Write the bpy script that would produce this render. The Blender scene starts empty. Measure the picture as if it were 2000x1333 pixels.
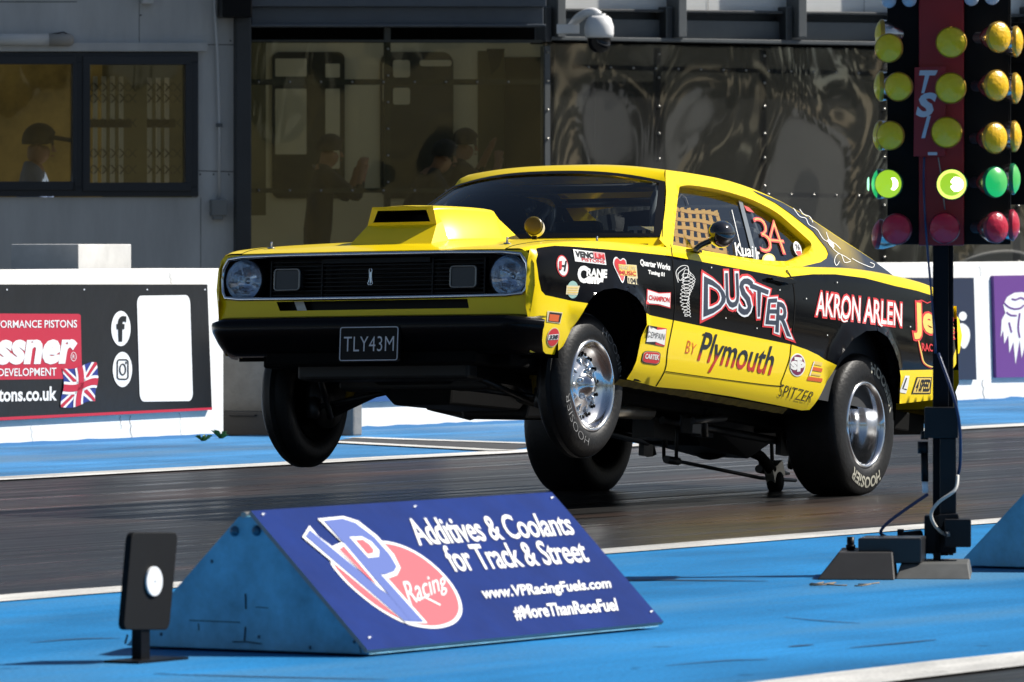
import bpy, bmesh, math, random
from mathutils import Vector, Matrix, noise
from mathutils.geometry import delaunay_2d_cdt
random.seed(7)
sc = bpy.context.scene
C = sc.collection
R = math.radians

# ---------------------------------------------------------------- camera
FPX = 15000.0; CAMH = 1.29; HORIZ = 455.0; CX = 1000.0; CY = 666.5
PITCH = math.atan((CY - HORIZ) / FPX)
cam = bpy.data.cameras.new('camera')
cam.sensor_width = 36.0
cam.lens = 36.0 * FPX / 2000.0
cam.clip_start = 0.5; cam.clip_end = 3000.0
cam.dof.use_dof = True; cam.dof.focus_distance = 36.5; cam.dof.aperture_fstop = 13.0
camo = bpy.data.objects.new('camera', cam); C.objects.link(camo)
camo.location = (0, 0, CAMH); camo.rotation_euler = (math.pi / 2 - PITCH, 0, 0)
sc.camera = camo

# ---------------------------------------------------------------- light
SUN_AZ = math.atan2(0.95, 0.31); SUN_EL = R(43)
world = bpy.data.worlds.new('World'); sc.world = world; world.use_nodes = True
wn = world.node_tree; wn.nodes.clear()
sky = wn.nodes.new('ShaderNodeTexSky'); sky.sky_type = 'NISHITA'; sky.sun_disc = False
sky.sun_elevation = SUN_EL; sky.sun_rotation = SUN_AZ
bg = wn.nodes.new('ShaderNodeBackground'); bg.inputs[1].default_value = 0.042
wo = wn.nodes.new('ShaderNodeOutputWorld')
wn.links.new(sky.outputs[0], bg.inputs[0]); wn.links.new(bg.outputs[0], wo.inputs[0])
sl = bpy.data.lights.new('sun', 'SUN'); sl.energy = 4.6; sl.angle = R(0.5); sl.color = (1.0, 0.955, 0.88)
so = bpy.data.objects.new('sun', sl); C.objects.link(so)
to_sun = Vector((math.sin(SUN_AZ) * math.cos(SUN_EL), math.cos(SUN_AZ) * math.cos(SUN_EL), math.sin(SUN_EL)))
so.rotation_euler = to_sun.to_track_quat('Z', 'Y').to_euler(); so.location = (20, 10, 30)
sc.view_settings.view_transform = 'Standard'; sc.view_settings.look = 'None'
sc.view_settings.exposure = 0.62; sc.view_settings.gamma = 1.0
sc.cycles.max_bounces = 8; sc.cycles.transparent_max_bounces = 16
sc.cycles.use_denoising = True

# ---------------------------------------------------------------- frames of reference
TH = R(28.5)
FWD = Vector((-math.sin(TH), -math.cos(TH), 0)); LAT = Vector((math.cos(TH), -math.sin(TH), 0)); UP = Vector((0, 0, 1))
CAMP = Vector((0, 0, CAMH))
def trk(a, p, z=0.0):            # track frame: a metres up the strip, p metres across it
    return FWD * (-a) + LAT * p + UP * z
def ray(px, py):
    x = (px - CX) / FPX; z = -(py - CY) / FPX
    c, s = math.cos(PITCH), math.sin(PITCH)
    return Vector((x, c + z * s, -s + z * c))
def hit(px, py, P0, n):
    d = ray(px, py); return CAMP + d * ((P0 - CAMP).dot(n) / d.dot(n))
def ground(px, py, z=0.0):
    return hit(px, py, Vector((0, 0, z)), UP)
class Plane:
    """a real upright (or leaning) plane given by a point and two axes; u, v in metres"""
    def __init__(s, P0, u, v):
        s.P0 = P0; s.u = u.normalized(); s.v = v.normalized(); s.n = s.u.cross(s.v).normalized()
        if s.n.dot(CAMP - P0) < 0: s.n = -s.n
    def at(s, px, py, off=0.0): return hit(px, py, s.P0, s.n) + s.n * off

# ---------------------------------------------------------------- materials
MATS = {}
def mat(name, col, rough=0.5, metal=0.0, coat=0.0, emis=None, estr=0.0, spec=0.5, var=0.0, vscale=8.0, bump=0.0, bscale=40.0, alpha=1.0, trans=0.0, stretch=None, rvar=0.0, ior=1.5):
    if name in MATS: return MATS[name]
    m = bpy.data.materials.new(name); m.use_nodes = True; nt = m.node_tree
    b = nt.nodes['Principled BSDF']
    b.inputs['Base Color'].default_value = (*col, 1); b.inputs['Roughness'].default_value = rough
    b.inputs['Metallic'].default_value = metal; b.inputs['Coat Weight'].default_value = coat
    b.inputs['Coat Roughness'].default_value = 0.04
    b.inputs['Specular IOR Level'].default_value = spec; b.inputs['IOR'].default_value = ior
    b.inputs['Alpha'].default_value = alpha; b.inputs['Transmission Weight'].default_value = trans
    if emis: b.inputs['Emission Color'].default_value = (*emis, 1); b.inputs['Emission Strength'].default_value = estr
    if var or bump or rvar:
        tc = nt.nodes.new('ShaderNodeTexCoord'); mp = nt.nodes.new('ShaderNodeMapping')
        nt.links.new(tc.outputs['Object'], mp.inputs[0])
        if stretch: mp.inputs['Scale'].default_value = stretch
    if var or rvar:
        n = nt.nodes.new('ShaderNodeTexNoise'); n.inputs['Scale'].default_value = vscale; n.inputs['Detail'].default_value = 6; n.inputs['Roughness'].default_value = 0.65
        nt.links.new(mp.outputs[0], n.inputs['Vector'])
        if var:
            r = nt.nodes.new('ShaderNodeMapRange'); r.inputs[1].default_value = 0.25; r.inputs[2].default_value = 0.75
            r.inputs[3].default_value = 1 - var; r.inputs[4].default_value = 1 + var
            nt.links.new(n.outputs[0], r.inputs[0])
            mx = nt.nodes.new('ShaderNodeMix'); mx.data_type = 'RGBA'; mx.blend_type = 'MULTIPLY'; mx.inputs[0].default_value = 1
            mx.inputs[6].default_value = (*col, 1); nt.links.new(r.outputs[0], mx.inputs[7]); nt.links.new(mx.outputs[2], b.inputs['Base Color'])
        if rvar:
            r2 = nt.nodes.new('ShaderNodeMapRange'); r2.inputs[3].default_value = max(0.02, rough - rvar); r2.inputs[4].default_value = rough + rvar
            nt.links.new(n.outputs[0], r2.inputs[0]); nt.links.new(r2.outputs[0], b.inputs['Roughness'])
    if bump:
        n2 = nt.nodes.new('ShaderNodeTexNoise'); n2.inputs['Scale'].default_value = bscale; n2.inputs['Detail'].default_value = 5
        nt.links.new(mp.outputs[0], n2.inputs['Vector'])
        bp = nt.nodes.new('ShaderNodeBump'); bp.inputs['Strength'].default_value = bump; bp.inputs['Distance'].default_value = 0.02
        nt.links.new(n2.outputs[0], bp.inputs['Height']); nt.links.new(bp.outputs[0], b.inputs['Normal'])
    MATS[name] = m; return m
def flat(name, col): return mat(name, col, 0.45)

# ---------------------------------------------------------------- object helpers
def tag(o, label=None, cat=None, group=None, kind=None):
    if label: o['label'] = label
    if cat: o['category'] = cat
    if group: o['group'] = group
    if kind: o['kind'] = kind
    return o
def empty(name, loc, label, cat, group=None, matrix=None):
    o = bpy.data.objects.new(name, None); C.objects.link(o); o.empty_display_size = 0.1
    if matrix is not None: o.matrix_world = matrix
    else: o.location = loc
    ROOTM[o.name] = matrix if matrix is not None else Matrix.Translation(Vector(loc))
    return tag(o, label, cat, group)
ROOTM = {}
WORLDP = {}
class MB:
    def __init__(s): s.v = []; s.f = []; s.m = []; s.sm = []
    def add(s, vs, fs, m=0, smooth=False):
        k = len(s.v); s.v += [Vector(v) for v in vs]; s.f += [[i + k for i in f] for f in fs]
        s.m += [m] * len(fs); s.sm += [smooth] * len(fs); return s
    def hexa(s, P, m=0):                    # 8 points: bottom ring 0-3, top ring 4-7
        return s.add(P, [(3, 2, 1, 0), (4, 5, 6, 7), (0, 1, 5, 4), (1, 2, 6, 5), (2, 3, 7, 6), (3, 0, 4, 7)], m)
    def box(s, c, size, M=None, m=0):
        x, y, z = [q / 2 for q in size]; c = Vector(c)
        P = [Vector(q) for q in ((-x, -y, -z), (x, -y, -z), (x, y, -z), (-x, y, -z), (-x, -y, z), (x, -y, z), (x, y, z), (-x, y, z))]
        return s.hexa([c + (M @ p if M else p) for p in P], m)
    def prism(s, front, back, m=0, mside=None):
        n = len(front); k = len(s.v); s.v += [Vector(p) for p in front] + [Vector(p) for p in back]
        fs = [list(range(k, k + n)), list(range(k + 2 * n - 1, k + n - 1, -1))]
        s.f += fs; s.m += [m, m]
        for i in range(n):
            j = (i + 1) % n; s.f.append([k + i, k + n + i, k + n + j, k + j]); s.m.append(m if mside is None else mside)
        s.sm += [False] * (n + 2); return s
    def tube(s, pts, r, n=10, m=0, cap=True, closed=False):
        pts = [Vector(p) for p in pts]; N = len(pts); k = len(s.v)
        rs = r if isinstance(r, (list, tuple)) else [r] * N
        prev = None
        for i, p in enumerate(pts):
            a = pts[(i - 1) % N] if (i > 0 or closed) else p; b = pts[(i + 1) % N] if (i < N - 1 or closed) else p
            t = (b - a).normalized()
            if prev is None:
                q = Vector((0, 0, 1)) if abs(t.z) < 0.9 else Vector((1, 0, 0)); x = t.cross(q).normalized()
            else: x = (prev - t * prev.dot(t)).normalized()
            prev = x; y = t.cross(x)
            for j in range(n):
                w = 2 * math.pi * j / n; s.v.append(p + (x * math.cos(w) + y * math.sin(w)) * rs[i])
        for i in range(N if closed else N - 1):
            for j in range(n):
                a = k + i * n; b = k + ((i + 1) % N) * n
                s.f.append([a + j, a + (j + 1) % n, b + (j + 1) % n, b + j]); s.m.append(m); s.sm.append(True)
        if cap and not closed:
            s.f.append([k + j for j in range(n - 1, -1, -1)]); s.f.append([k + (N - 1) * n + j for j in range(n)]); s.m += [m, m]; s.sm += [False, False]
        return s
    def lathe(s, prof, o, ax, n=40, m=0, x=None):      # prof: (radius, distance along ax)
        o = Vector(o); ax = Vector(ax).normalized()
        q = Vector((0, 0, 1)) if abs(ax.z) < 0.9 else Vector((1, 0, 0)); X = ax.cross(q).normalized(); Y = ax.cross(X)
        k = len(s.v)
        for r, d in prof:
            for j in range(n):
                w = 2 * math.pi * j / n; s.v.append(o + ax * d + (X * math.cos(w) + Y * math.sin(w)) * max(r, 1e-5))
        for i in range(len(prof) - 1):
            mm = m[i] if isinstance(m, (list, tuple)) else m
            for j in range(n):
                a = k + i * n; b = a + n
                s.f.append([a + j, b + j, b + (j + 1) % n, a + (j + 1) % n]); s.m.append(mm); s.sm.append(True)
        return s
    def grid(s, fn, nu, nv, m=0, smooth=True, flip=False):
        k = len(s.v)
        for i in range(nu + 1):
            for j in range(nv + 1): s.v.append(Vector(fn(i / nu, j / nv)))
        for i in range(nu):
            for j in range(nv):
                a = k + i * (nv + 1) + j; q = [a, a + nv + 1, a + nv + 2, a + 1]
                s.f.append(q[::-1] if flip else q); s.m.append(m(i / nu, j / nv) if callable(m) else m); s.sm.append(smooth)
        return s
    def build(s, name, mats, parent=None, bevel=0.0, local=False, weld=False, fixn=True):
        """coordinates are world ones unless local=True (then they are in the parent's frame)"""
        me = bpy.data.meshes.new(name)
        vs = s.v
        org = Vector((0, 0, 0))
        if parent is not None:
            if not local:
                M = WORLDP[parent.name].inverted(); vs = [M @ v for v in vs]
        else:
            lo = Vector((min(v.x for v in vs), min(v.y for v in vs), min(v.z for v in vs))); hi = Vector((max(v.x for v in vs), max(v.y for v in vs), max(v.z for v in vs)))
            org = Vector(((lo.x + hi.x) / 2, (lo.y + hi.y) / 2, lo.z)); vs = [v - org for v in vs]
        me.from_pydata([tuple(v) for v in vs], [], s.f)
        if not isinstance(mats, (list, tuple)): mats = [mats]
        for m in mats: me.materials.append(m)
        for p, mi, sm in zip(me.polygons, s.m, s.sm): p.material_index = mi; p.use_smooth = sm
        if weld or bevel or fixn:
            bm = bmesh.new(); bm.from_mesh(me)
            if weld: bmesh.ops.remove_doubles(bm, verts=bm.verts, dist=1e-5)
            if fixn: bmesh.ops.recalc_face_normals(bm, faces=bm.faces)
            if bevel:
                es = [e for e in bm.edges if len(e.link_faces) == 2 and not (e.link_faces[0].smooth and e.link_faces[1].smooth) and e.calc_face_angle(0) > 0.35]
                if es: bmesh.ops.bevel(bm, geom=es, offset=bevel, segments=2, profile=0.5, affect='EDGES', clamp_overlap=True)
            bm.to_mesh(me); bm.free()
        o = bpy.data.objects.new(name, me); C.objects.link(o)
        if parent is not None:
            o.parent = parent; WORLDP[o.name] = WORLDP[parent.name].copy()
        else:
            o.location = org; WORLDP[o.name] = Matrix.Translation(org)
        return o
def root(name, loc, label, cat, group=None, matrix=None):
    o = empty(name, loc, label, cat, group, matrix); WORLDP[o.name] = ROOTM[o.name].copy(); return o
def cut(mb, name, mats, parent, label=None, local=True):
    """close what has been gathered so far as a part of its own"""
    used = sorted(set(mb.m)); q = MB(); q.v = mb.v; q.f = mb.f; q.sm = mb.sm; q.m = [used.index(i) for i in mb.m]
    o = q.build(name, [mats[i] for i in used], parent, local=local, fixn=False)
    if label: o['label'] = label
    mb.v = []; mb.f = []; mb.m = []; mb.sm = []; return o
def ext(mb, poly, plane, d0, d1, m=0, mside=None):      # px outline on a real plane, given true thickness
    return mb.prism([plane.at(x, y, d1) for x, y in poly], [plane.at(x, y, d0) for x, y in poly], m, mside)
def rect(x0, y0, x1, y1): return [(x0, y0), (x1, y0), (x1, y1), (x0, y1)]
def ell(cx, cy, rx, ry, n=28, a0=0.0, a1=360.0, tilt=0.0):
    o = []
    for i in range(n):
        w = R(a0 + (a1 - a0) * i / (n if a1 - a0 == 360 else n - 1)); x = rx * math.cos(w); y = ry * math.sin(w); t = R(tilt)
        o.append((cx + x * math.cos(t) - y * math.sin(t), cy + x * math.sin(t) + y * math.cos(t)))
    return o
def rrect(x0, y0, x1, y1, r, n=5, q=None):
    o = []
    for cx, cy, a in ((x1 - r, y0 + r, -90), (x1 - r, y1 - r, 0), (x0 + r, y1 - r, 90), (x0 + r, y0 + r, 180)):
        for i in range(n + 1):
            w = R(a + 90 * i / n); o.append((cx + r * math.cos(w), cy + r * math.sin(w)))
    return o
def quadmap(q):                                           # q: TL, TR, BR, BL -> bilinear (u right, v up)
    tl, tr, br, bl = [Vector((*p, 0)) for p in q]
    return lambda u, v: (lambda p: (p.x, p.y))((bl * (1 - u) + br * u) * (1 - v) + (tl * (1 - u) + tr * u) * v)
def text2d(body, off=0.0, shear=0.0, sp=1.0, res=3):
    def mk(o):
        cu = bpy.data.curves.new('t', 'FONT'); cu.body = body; cu.offset = o; cu.shear = shear; cu.space_character = sp; cu.resolution_u = res
        ob = bpy.data.objects.new('t', cu); C.objects.link(ob)
        dg = bpy.context.evaluated_depsgraph_get(); me = bpy.data.meshes.new_from_object(ob.evaluated_get(dg))
        vs = [(v.co.x, v.co.y) for v in me.vertices]; fs = [list(p.vertices) for p in me.polygons]
        bpy.data.objects.remove(ob); bpy.data.curves.remove(cu); bpy.data.meshes.remove(me); return vs, fs
    v0, f0 = mk(0.0)
    x0 = min(v[0] for v in v0); x1 = max(v[0] for v in v0); y0 = min(v[1] for v in v0); y1 = max(v[1] for v in v0)
    vs, fs = (v0, f0) if not off else mk(off)
    return [((x - x0) / (x1 - x0), (y - y0) / (y1 - y0)) for x, y in vs], fs
def refine(vs, fs, L):
    bm = bmesh.new(); V = [bm.verts.new((x, y, 0)) for x, y in vs]
    for f in fs:
        try: bm.faces.new([V[i] for i in f])
        except ValueError: pass
    bmesh.ops.triangulate(bm, faces=bm.faces)
    for _ in range(5):
        es = [e for e in bm.edges if e.calc_length() > L]
        if not es: break
        bmesh.ops.subdivide_edges(bm, edges=es, cuts=1); bmesh.ops.triangulate(bm, faces=bm.faces)
    bm.verts.index_update(); o = [(v.co.x, v.co.y) for v in bm.verts]; g = [[v.index for v in f.verts] for f in bm.faces]; bm.free(); return o, g
CURVED = []
def put_text(mb, body, q, at, off3, m=0, off=0.0, shear=0.0, sp=1.0, warp=None):
    vs, fs = text2d(body, off, shear, sp); qm = quadmap(q)
    out = []
    for u, v in vs:
        if warp: u, v = warp(u, v)
        out.append(qm(u, v))
    if at in CURVED: out, fs = refine(out, fs, 9)
    mb.add([at(x, y, off3) for x, y in out], fs, m)
def put_poly(mb, poly, at, off3, m=0, sub=0):
    if sub:                                               # fill with a fine triangulation so that it follows a curved panel
        fs_v, fs = cdt(poly, [], sub); mb.add([at(x, y, off3) for x, y in fs_v], fs, m)
    else: 
        vs = [Vector((x, y)) for x, y in poly]; n = len(vs)
        r = delaunay_2d_cdt(vs, [], [list(range(n))], 1, 1e-6)
        out, fs = [(v.x, v.y) for v in r[0]], [list(f) for f in r[2]]
        if at in CURVED: out, fs = refine(out, fs, 9)
        mb.add([at(x, y, off3) for x, y in out], fs, m)
def stroke(mb, pts, w, at, off3, m=0, closed=False):      # a painted line of width w (px)
    n = len(pts); L = []; Rr = []
    for i in range(n):
        a = pts[(i - 1) % n] if closed or i > 0 else pts[i]; b = pts[(i + 1) % n] if closed or i < n - 1 else pts[i]
        dx, dy = b[0] - a[0], b[1] - a[1]; l = math.hypot(dx, dy) or 1; ww = w[i] if isinstance(w, list) else w
        L.append((pts[i][0] - dy / l * ww / 2, pts[i][1] + dx / l * ww / 2)); Rr.append((pts[i][0] + dy / l * ww / 2, pts[i][1] - dx / l * ww / 2))
    vs = [at(x, y, off3) for x, y in L + Rr]
    mb.add(vs, [(i, (i + 1) % n, n + (i + 1) % n, n + i) for i in range(n if closed else n - 1)], m)
def pin(x, y, poly):
    c = False; n = len(poly); j = n - 1
    for i in range(n):
        xi, yi = poly[i]; xj, yj = poly[j]
        if (yi > y) != (yj > y) and x < (xj - xi) * (y - yi) / (yj - yi) + xi: c = not c
        j = i
    return c
def dseg(x, y, a, b):
    dx, dy = b[0] - a[0], b[1] - a[1]; t = max(0, min(1, ((x - a[0]) * dx + (y - a[1]) * dy) / (dx * dx + dy * dy + 1e-12)))
    return math.hypot(x - a[0] - dx * t, y - a[1] - dy * t)
def resample(poly, d, closed=True):
    o = []; n = len(poly)
    for i in range(n if closed else n - 1):
        a = poly[i]; b = poly[(i + 1) % n]; k = max(1, int(math.hypot(b[0] - a[0], b[1] - a[1]) / d))
        for j in range(k): o.append((a[0] + (b[0] - a[0]) * j / k, a[1] + (b[1] - a[1]) * j / k))
    if not closed: o.append(poly[-1])
    return o
def smoothpts(pts, k=4, closed=False):                    # Catmull-Rom
    n = len(pts); o = []
    for i in range(n if closed else n - 1):
        g = lambda j: pts[j % n] if closed else pts[max(0, min(n - 1, j))]
        p0, p1, p2, p3 = g(i - 1), g(i), g(i + 1), g(i + 2)
        for j in range(k):
            t = j / k
            o.append(tuple(0.5 * (2 * p1[c] + (p2[c] - p0[c]) * t + (2 * p0[c] - 5 * p1[c] + 4 * p2[c] - p3[c]) * t * t + (3 * p1[c] - p0[c] - 3 * p2[c] + p3[c]) * t ** 3) for c in range(len(p1))))
    if not closed: o.append(tuple(pts[-1]))
    return o
def cdt(outline, lines, d, holes=()):
    """fine triangulation of an outline with lines kept as edges -> 2D verts, triangles (CCW)"""
    V = []; E = []
    def addp(poly, closed):
        p = resample(poly, d, closed); k = len(V); V.extend(p); n = len(p)
        for i in range(n if closed else n - 1): E.append((k + i, k + (i + 1) % n))
    addp(outline, True)
    for h_ in holes: addp(h_, True)
    for l in lines: addp(l, False)
    segs = [(V[a], V[b]) for a, b in E]
    xs = [p[0] for p in outline]; ys = [p[1] for p in outline]
    y = min(ys) + d * .5; r_ = 0
    while y < max(ys):
        x = min(xs) + d * (.5 if r_ % 2 else 1.0)
        while x < max(xs):
            if pin(x, y, outline) and not any(pin(x, y, h_) for h_ in holes):
                if all(abs(a[0] - x) > 2 * d or dseg(x, y, a, b) > d * .45 for a, b in segs): V.append((x, y))
            x += d
        y += d * .87; r_ += 1
    sc_ = 1.0 / d
    r = delaunay_2d_cdt([Vector((p[0] * sc_, p[1] * sc_)) for p in V], E, [], 0, 1e-4)
    vs = [(v.x / sc_, v.y / sc_) for v in r[0]]; fs = []
    for f in r[2]:
        cx = sum(vs[i][0] for i in f) / 3; cy = sum(vs[i][1] for i in f) / 3
        if pin(cx, cy, outline) and not any(pin(cx, cy, h_) for h_ in holes): fs.append(list(f))
    return vs, fs
def interp(tab, x):                                       # smooth monotone-ish table lookup
    tab = sorted(tab)
    if x <= tab[0][0]: return tab[0][1]
    if x >= tab[-1][0]: return tab[-1][1]
    for i in range(len(tab) - 1):
        if tab[i][0] <= x <= tab[i + 1][0]:
            p0 = tab[max(0, i - 1)]; p1 = tab[i]; p2 = tab[i + 1]; p3 = tab[min(len(tab) - 1, i + 2)]
            h_ = p2[0] - p1[0]; t = (x - p1[0]) / h_
            m1 = (p2[1] - p0[1]) / (p2[0] - p0[0]) * h_; m2 = (p3[1] - p1[1]) / (p3[0] - p1[0]) * h_
            return (2 * t**3 - 3 * t * t + 1) * p1[1] + (t**3 - 2 * t * t + t) * m1 + (-2 * t**3 + 3 * t * t) * p2[1] + (t**3 - t * t) * m2
# ================================================================ the race car
PIT = R(5.6); ROL = R(1.05)
F1 = FWD * math.cos(PIT) + UP * math.sin(PIT); U1 = UP * math.cos(PIT) - FWD * math.sin(PIT)
L1 = LAT * math.cos(ROL) + U1 * math.sin(ROL); U2 = U1 * math.cos(ROL) - LAT * math.sin(ROL)
AX = 0.352
CORG = Vector((1.011, 38.10, AX)) - U2 * AX
MCAR = Matrix(((F1.x, L1.x, U2.x, CORG.x), (F1.y, L1.y, U2.y, CORG.y), (F1.z, L1.z, U2.z, CORG.z), (0, 0, 0, 1)))
MCI = MCAR.inverted(); CAML = MCI @ CAMP; MC3 = MCI.to_3x3()
car = root('race_car', None, 'yellow and black muscle car drag racer lifting its front wheels on the asphalt strip', 'race car', None, MCAR)
def lpl(px, py, ax, val):                    # ray meets the car-frame plane (axis = val)
    d = MC3 @ ray(px, py); return CAML + d * ((val - CAML[ax]) / d[ax])
def lx(x): return lambda px, py, off=0.0: lpl(px, py, 0, x + off)
HWT = [(-1.22, .70), (-1.15, .765), (-1.0, .81), (-.7, .855), (-.3, .885), (.3, .905), (1.2, .905), (2.3, .90), (2.9, .88), (3.3, .85), (3.43, .835), (3.49, .818), (3.52, .79)]
DZT = [(.30, -.085), (.34, -.065), (.40, -.035), (.5, -.012), (.62, 0), (.74, .003), (.85, -.006), (.95, -.02), (1.0, -.027), (1.12, -.045)]
ZST = [(-1.22, 1.06), (-.9, 1.095), (-.3, 1.10), (.2, 1.085), (.7, 1.045), (1.1, 1.022), (2.1, 1.0), (2.4, .99), (2.8, .967), (3.1, .937), (3.35, .900), (3.45, .882), (3.52, .872)]
def lut(tab, a, b, n=1200):
    T = [interp(tab, a + (b - a) * i / n) for i in range(n + 1)]
    def f(x):
        t = (x - a) / (b - a) * n
        if t <= 0: return T[0]
        if t >= n: return T[-1]
        i = int(t); return T[i] + (T[i + 1] - T[i]) * (t - i)
    return f
hw = lut(HWT, -1.22, 3.52); dz = lut(DZT, .30, 1.12); ZS = lut(ZST, -1.22, 3.52)
RS = .055
def ys(x, z):
    b = hw(x) + dz(z); zc = ZS(x) - RS
    if z > zc:
        t = min((z - zc) / RS, .985); b -= RS * (1 - math.sqrt(1 - t * t))
    return b
def zend(x): return ZS(x) - RS + .77 * RS
def yg(x, z): return .80 - .60 * (z - 1.0) - .08 * (z - 1.0) ** 2
def solve(px, py, fn):
    d = MC3 @ ray(px, py)
    def g(y):
        t = (y - CAML.y) / d.y; return y - fn(CAML.x + d.x * t, CAML.z + d.z * t)
    y = .88
    for _ in range(12):
        e = g(y)
        if abs(e) < 2e-5: break
        y -= e * .8
    if abs(g(y)) > 2e-4:
        a = 1.05; b = a
        while b > .3 and g(b) > 0: a = b; b -= .01
        for _ in range(24):
            m_ = (a + b) / 2
            if g(m_) > 0: a = m_
            else: b = m_
        y = (a + b) / 2
    t = (y - CAML.y) / d.y; return CAML + d * t
SF = [ys]
def S(px, py, off=0.0): return solve(px, py, SF[0]) + Vector((0, off * 1.25, off * .1))
def G(px, py, off=0.0): return solve(px, py, yg) + Vector((0, off * .85, off * .5))
CURVED += [S, G]
XZ = lambda P, fn=S: [(fn(*p).x, fn(*p).z) for p in P]

yel = mat('yellow_paint', (.95, .70, .003), .32, coat=.32, spec=.2, rvar=.05, vscale=3)
blk = mat('black_gloss_paint', (.003, .0033, .0045), .09, ior=1.20)
satin = mat('satin_black', (.005, .005, .006), .40, spec=.15)
matte = mat('chassis_black', (.003, .003, .003), .8, spec=.1)
rub = mat('tyre_rubber', (.010, .010, .0105), .50, spec=.28, var=.35, vscale=14, bump=.12, bscale=60)
chrome = mat('chrome', (.78, .8, .83), .08, 1.0)
alu = mat('polished_aluminium', (.80, .81, .83), .16, 1.0, rvar=.07, vscale=20)
steel = mat('dull_steel', (.30, .29, .27), .45, 1.0)
white = flat('white_vinyl', (.80, .80, .78)); red = flat('red_vinyl', (.62, .03, .035)); ink = flat('black_vinyl', (.01, .01, .012))
cream = flat('cream_vinyl', (.72, .62, .38)); orange = flat('orange_vinyl', (.70, .12, .02)); gold = flat('gold_vinyl', (.78, .56, .13))
maroon = flat('maroon_vinyl', (.20, .015, .07)); silver = flat('silver_vinyl', (.70, .73, .78)); navy = flat('navy_vinyl', (.025, .035, .06))
teal = flat('teal_vinyl', (.30, .50, .45)); pink = flat('pink_vinyl', (.80, .35, .36))
def glass(name, tint, refl=.08, rough=.02, wavy=0.0, wscale=1.0, op=0.0, opc=(.3, .3, .28)):
    if name in MATS: return MATS[name]
    m = bpy.data.materials.new(name); m.use_nodes = True; nt = m.node_tree; nt.nodes.clear()
    tr = nt.nodes.new('ShaderNodeBsdfTransparent'); tr.inputs[0].default_value = (*tint, 1)
    gl = nt.nodes.new('ShaderNodeBsdfGlossy'); gl.inputs['Roughness'].default_value = rough
    lw = nt.nodes.new('ShaderNodeLayerWeight'); lw.inputs[0].default_value = .25
    mr = nt.nodes.new('ShaderNodeMapRange'); mr.inputs[3].default_value = refl; mr.inputs[4].default_value = 1.0
    mx = nt.nodes.new('ShaderNodeMixShader'); out = nt.nodes.new('ShaderNodeOutputMaterial')
    nt.links.new(lw.outputs['Fresnel'], mr.inputs[0]); nt.links.new(mr.outputs[0], mx.inputs[0])
    base = tr
    if op:
        df = nt.nodes.new('ShaderNodeBsdfDiffuse'); df.inputs[0].default_value = (*opc, 1)
        m2 = nt.nodes.new('ShaderNodeMixShader'); m2.inputs[0].default_value = op
        nt.links.new(tr.outputs[0], m2.inputs[1]); nt.links.new(df.outputs[0], m2.inputs[2]); base = m2
    nt.links.new(base.outputs[0], mx.inputs[1]); nt.links.new(gl.outputs[0], mx.inputs[2]); nt.links.new(mx.outputs[0], out.inputs[0])
    if wavy:
        tc = nt.nodes.new('ShaderNodeTexCoord'); mp = nt.nodes.new('ShaderNodeMapping'); mp.inputs['Scale'].default_value = (wscale, wscale, wscale * .55)
        n = nt.nodes.new('ShaderNodeTexNoise'); n.inputs['Scale'].default_value = 1.0; n.inputs['Detail'].default_value = 1.1
        bp = nt.nodes.new('ShaderNodeBump'); bp.inputs['Strength'].default_value = 1.0; bp.inputs['Distance'].default_value = wavy
        nt.links.new(tc.outputs['Object'], mp.inputs[0]); nt.links.new(mp.outputs[0], n.inputs[0]); nt.links.new(n.outputs[0], bp.inputs['Height']); nt.links.new(bp.outputs[0], gl.inputs['Normal'])
    MATS[name] = m; return m
wglass = glass('windscreen_glass', (.62, .68, .70), .045)
sglass = glass('side_window_glass', (.74, .78, .80), .15)

# ---- sides: fender, door and quarter panel in one traced surface with its arches
FARCH = [(1100, 676), (1116, 643), (1128, 612), (1140, 590), (1152, 575), (1170, 566), (1193, 563), (1216, 569), (1234, 581), (1246, 597), (1253, 614), (1254, 635), (1250, 659), (1243, 706), (1224, 741)]
RARCH = [(1581, 801), (1598, 780), (1615, 745), (1625, 714), (1630, 700), (1639, 688), (1656, 664), (1682, 647), (1705, 646), (1724, 658), (1736, 680), (1745, 705), (1750, 735), (1757, 789)]
fa = XZ(FARCH); ra = XZ(RARCH)
low = [(1281, 756), (1346, 762), (1430, 775), (1514, 791), (1566, 802)]
rear = [(1819, 782), (1846, 770), (1859, 722), (1874, 690), (1879, 656), (1873, 622)]
tailx = -1.13
top_c = [(tailx + (3.47 - tailx) * i / 90, zend(tailx + (3.47 - tailx) * i / 90)) for i in range(91)]
outl = [(3.44, .40)] + XZ([(1082, 693)]) + fa + XZ(low) + ra + XZ(rear) + top_c + [(3.505, .80), (3.51, .70), (3.505, .60), (3.48, .50)]
BLACK = [(1047, 486), (1056, 482), (1076, 480), (1118, 482), (1193, 488), (1309, 500), (1420, 521), (1533, 542), (1549, 540), (1587, 536), (1631, 536), (1689, 543.5), (1748, 559), (1790, 568), (1819, 577), (1846, 592), (1862, 622), (1869, 656), (1864, 690), (1852, 722), (1748, 724), (1700, 728), (1625, 714), (1611, 703), (1598, 694), (1577, 684), (1550, 674.5), (1543, 673), (1430, 650), (1315, 626), (1254, 613), (1200, 606), (1133, 592), (1065, 577), (1057, 568), (1052, 545), (1047, 510)]
DOOR = [(1308, 470), (1312, 496), (1318, 566), (1317, 613), (1304, 682), (1299, 726), (1400, 740), (1518, 754), (1526, 746), (1541, 703), (1545, 672), (1551, 622), (1552, 581), (1547, 548), (1535, 524)]
blackL = XZ(BLACK); 
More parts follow.
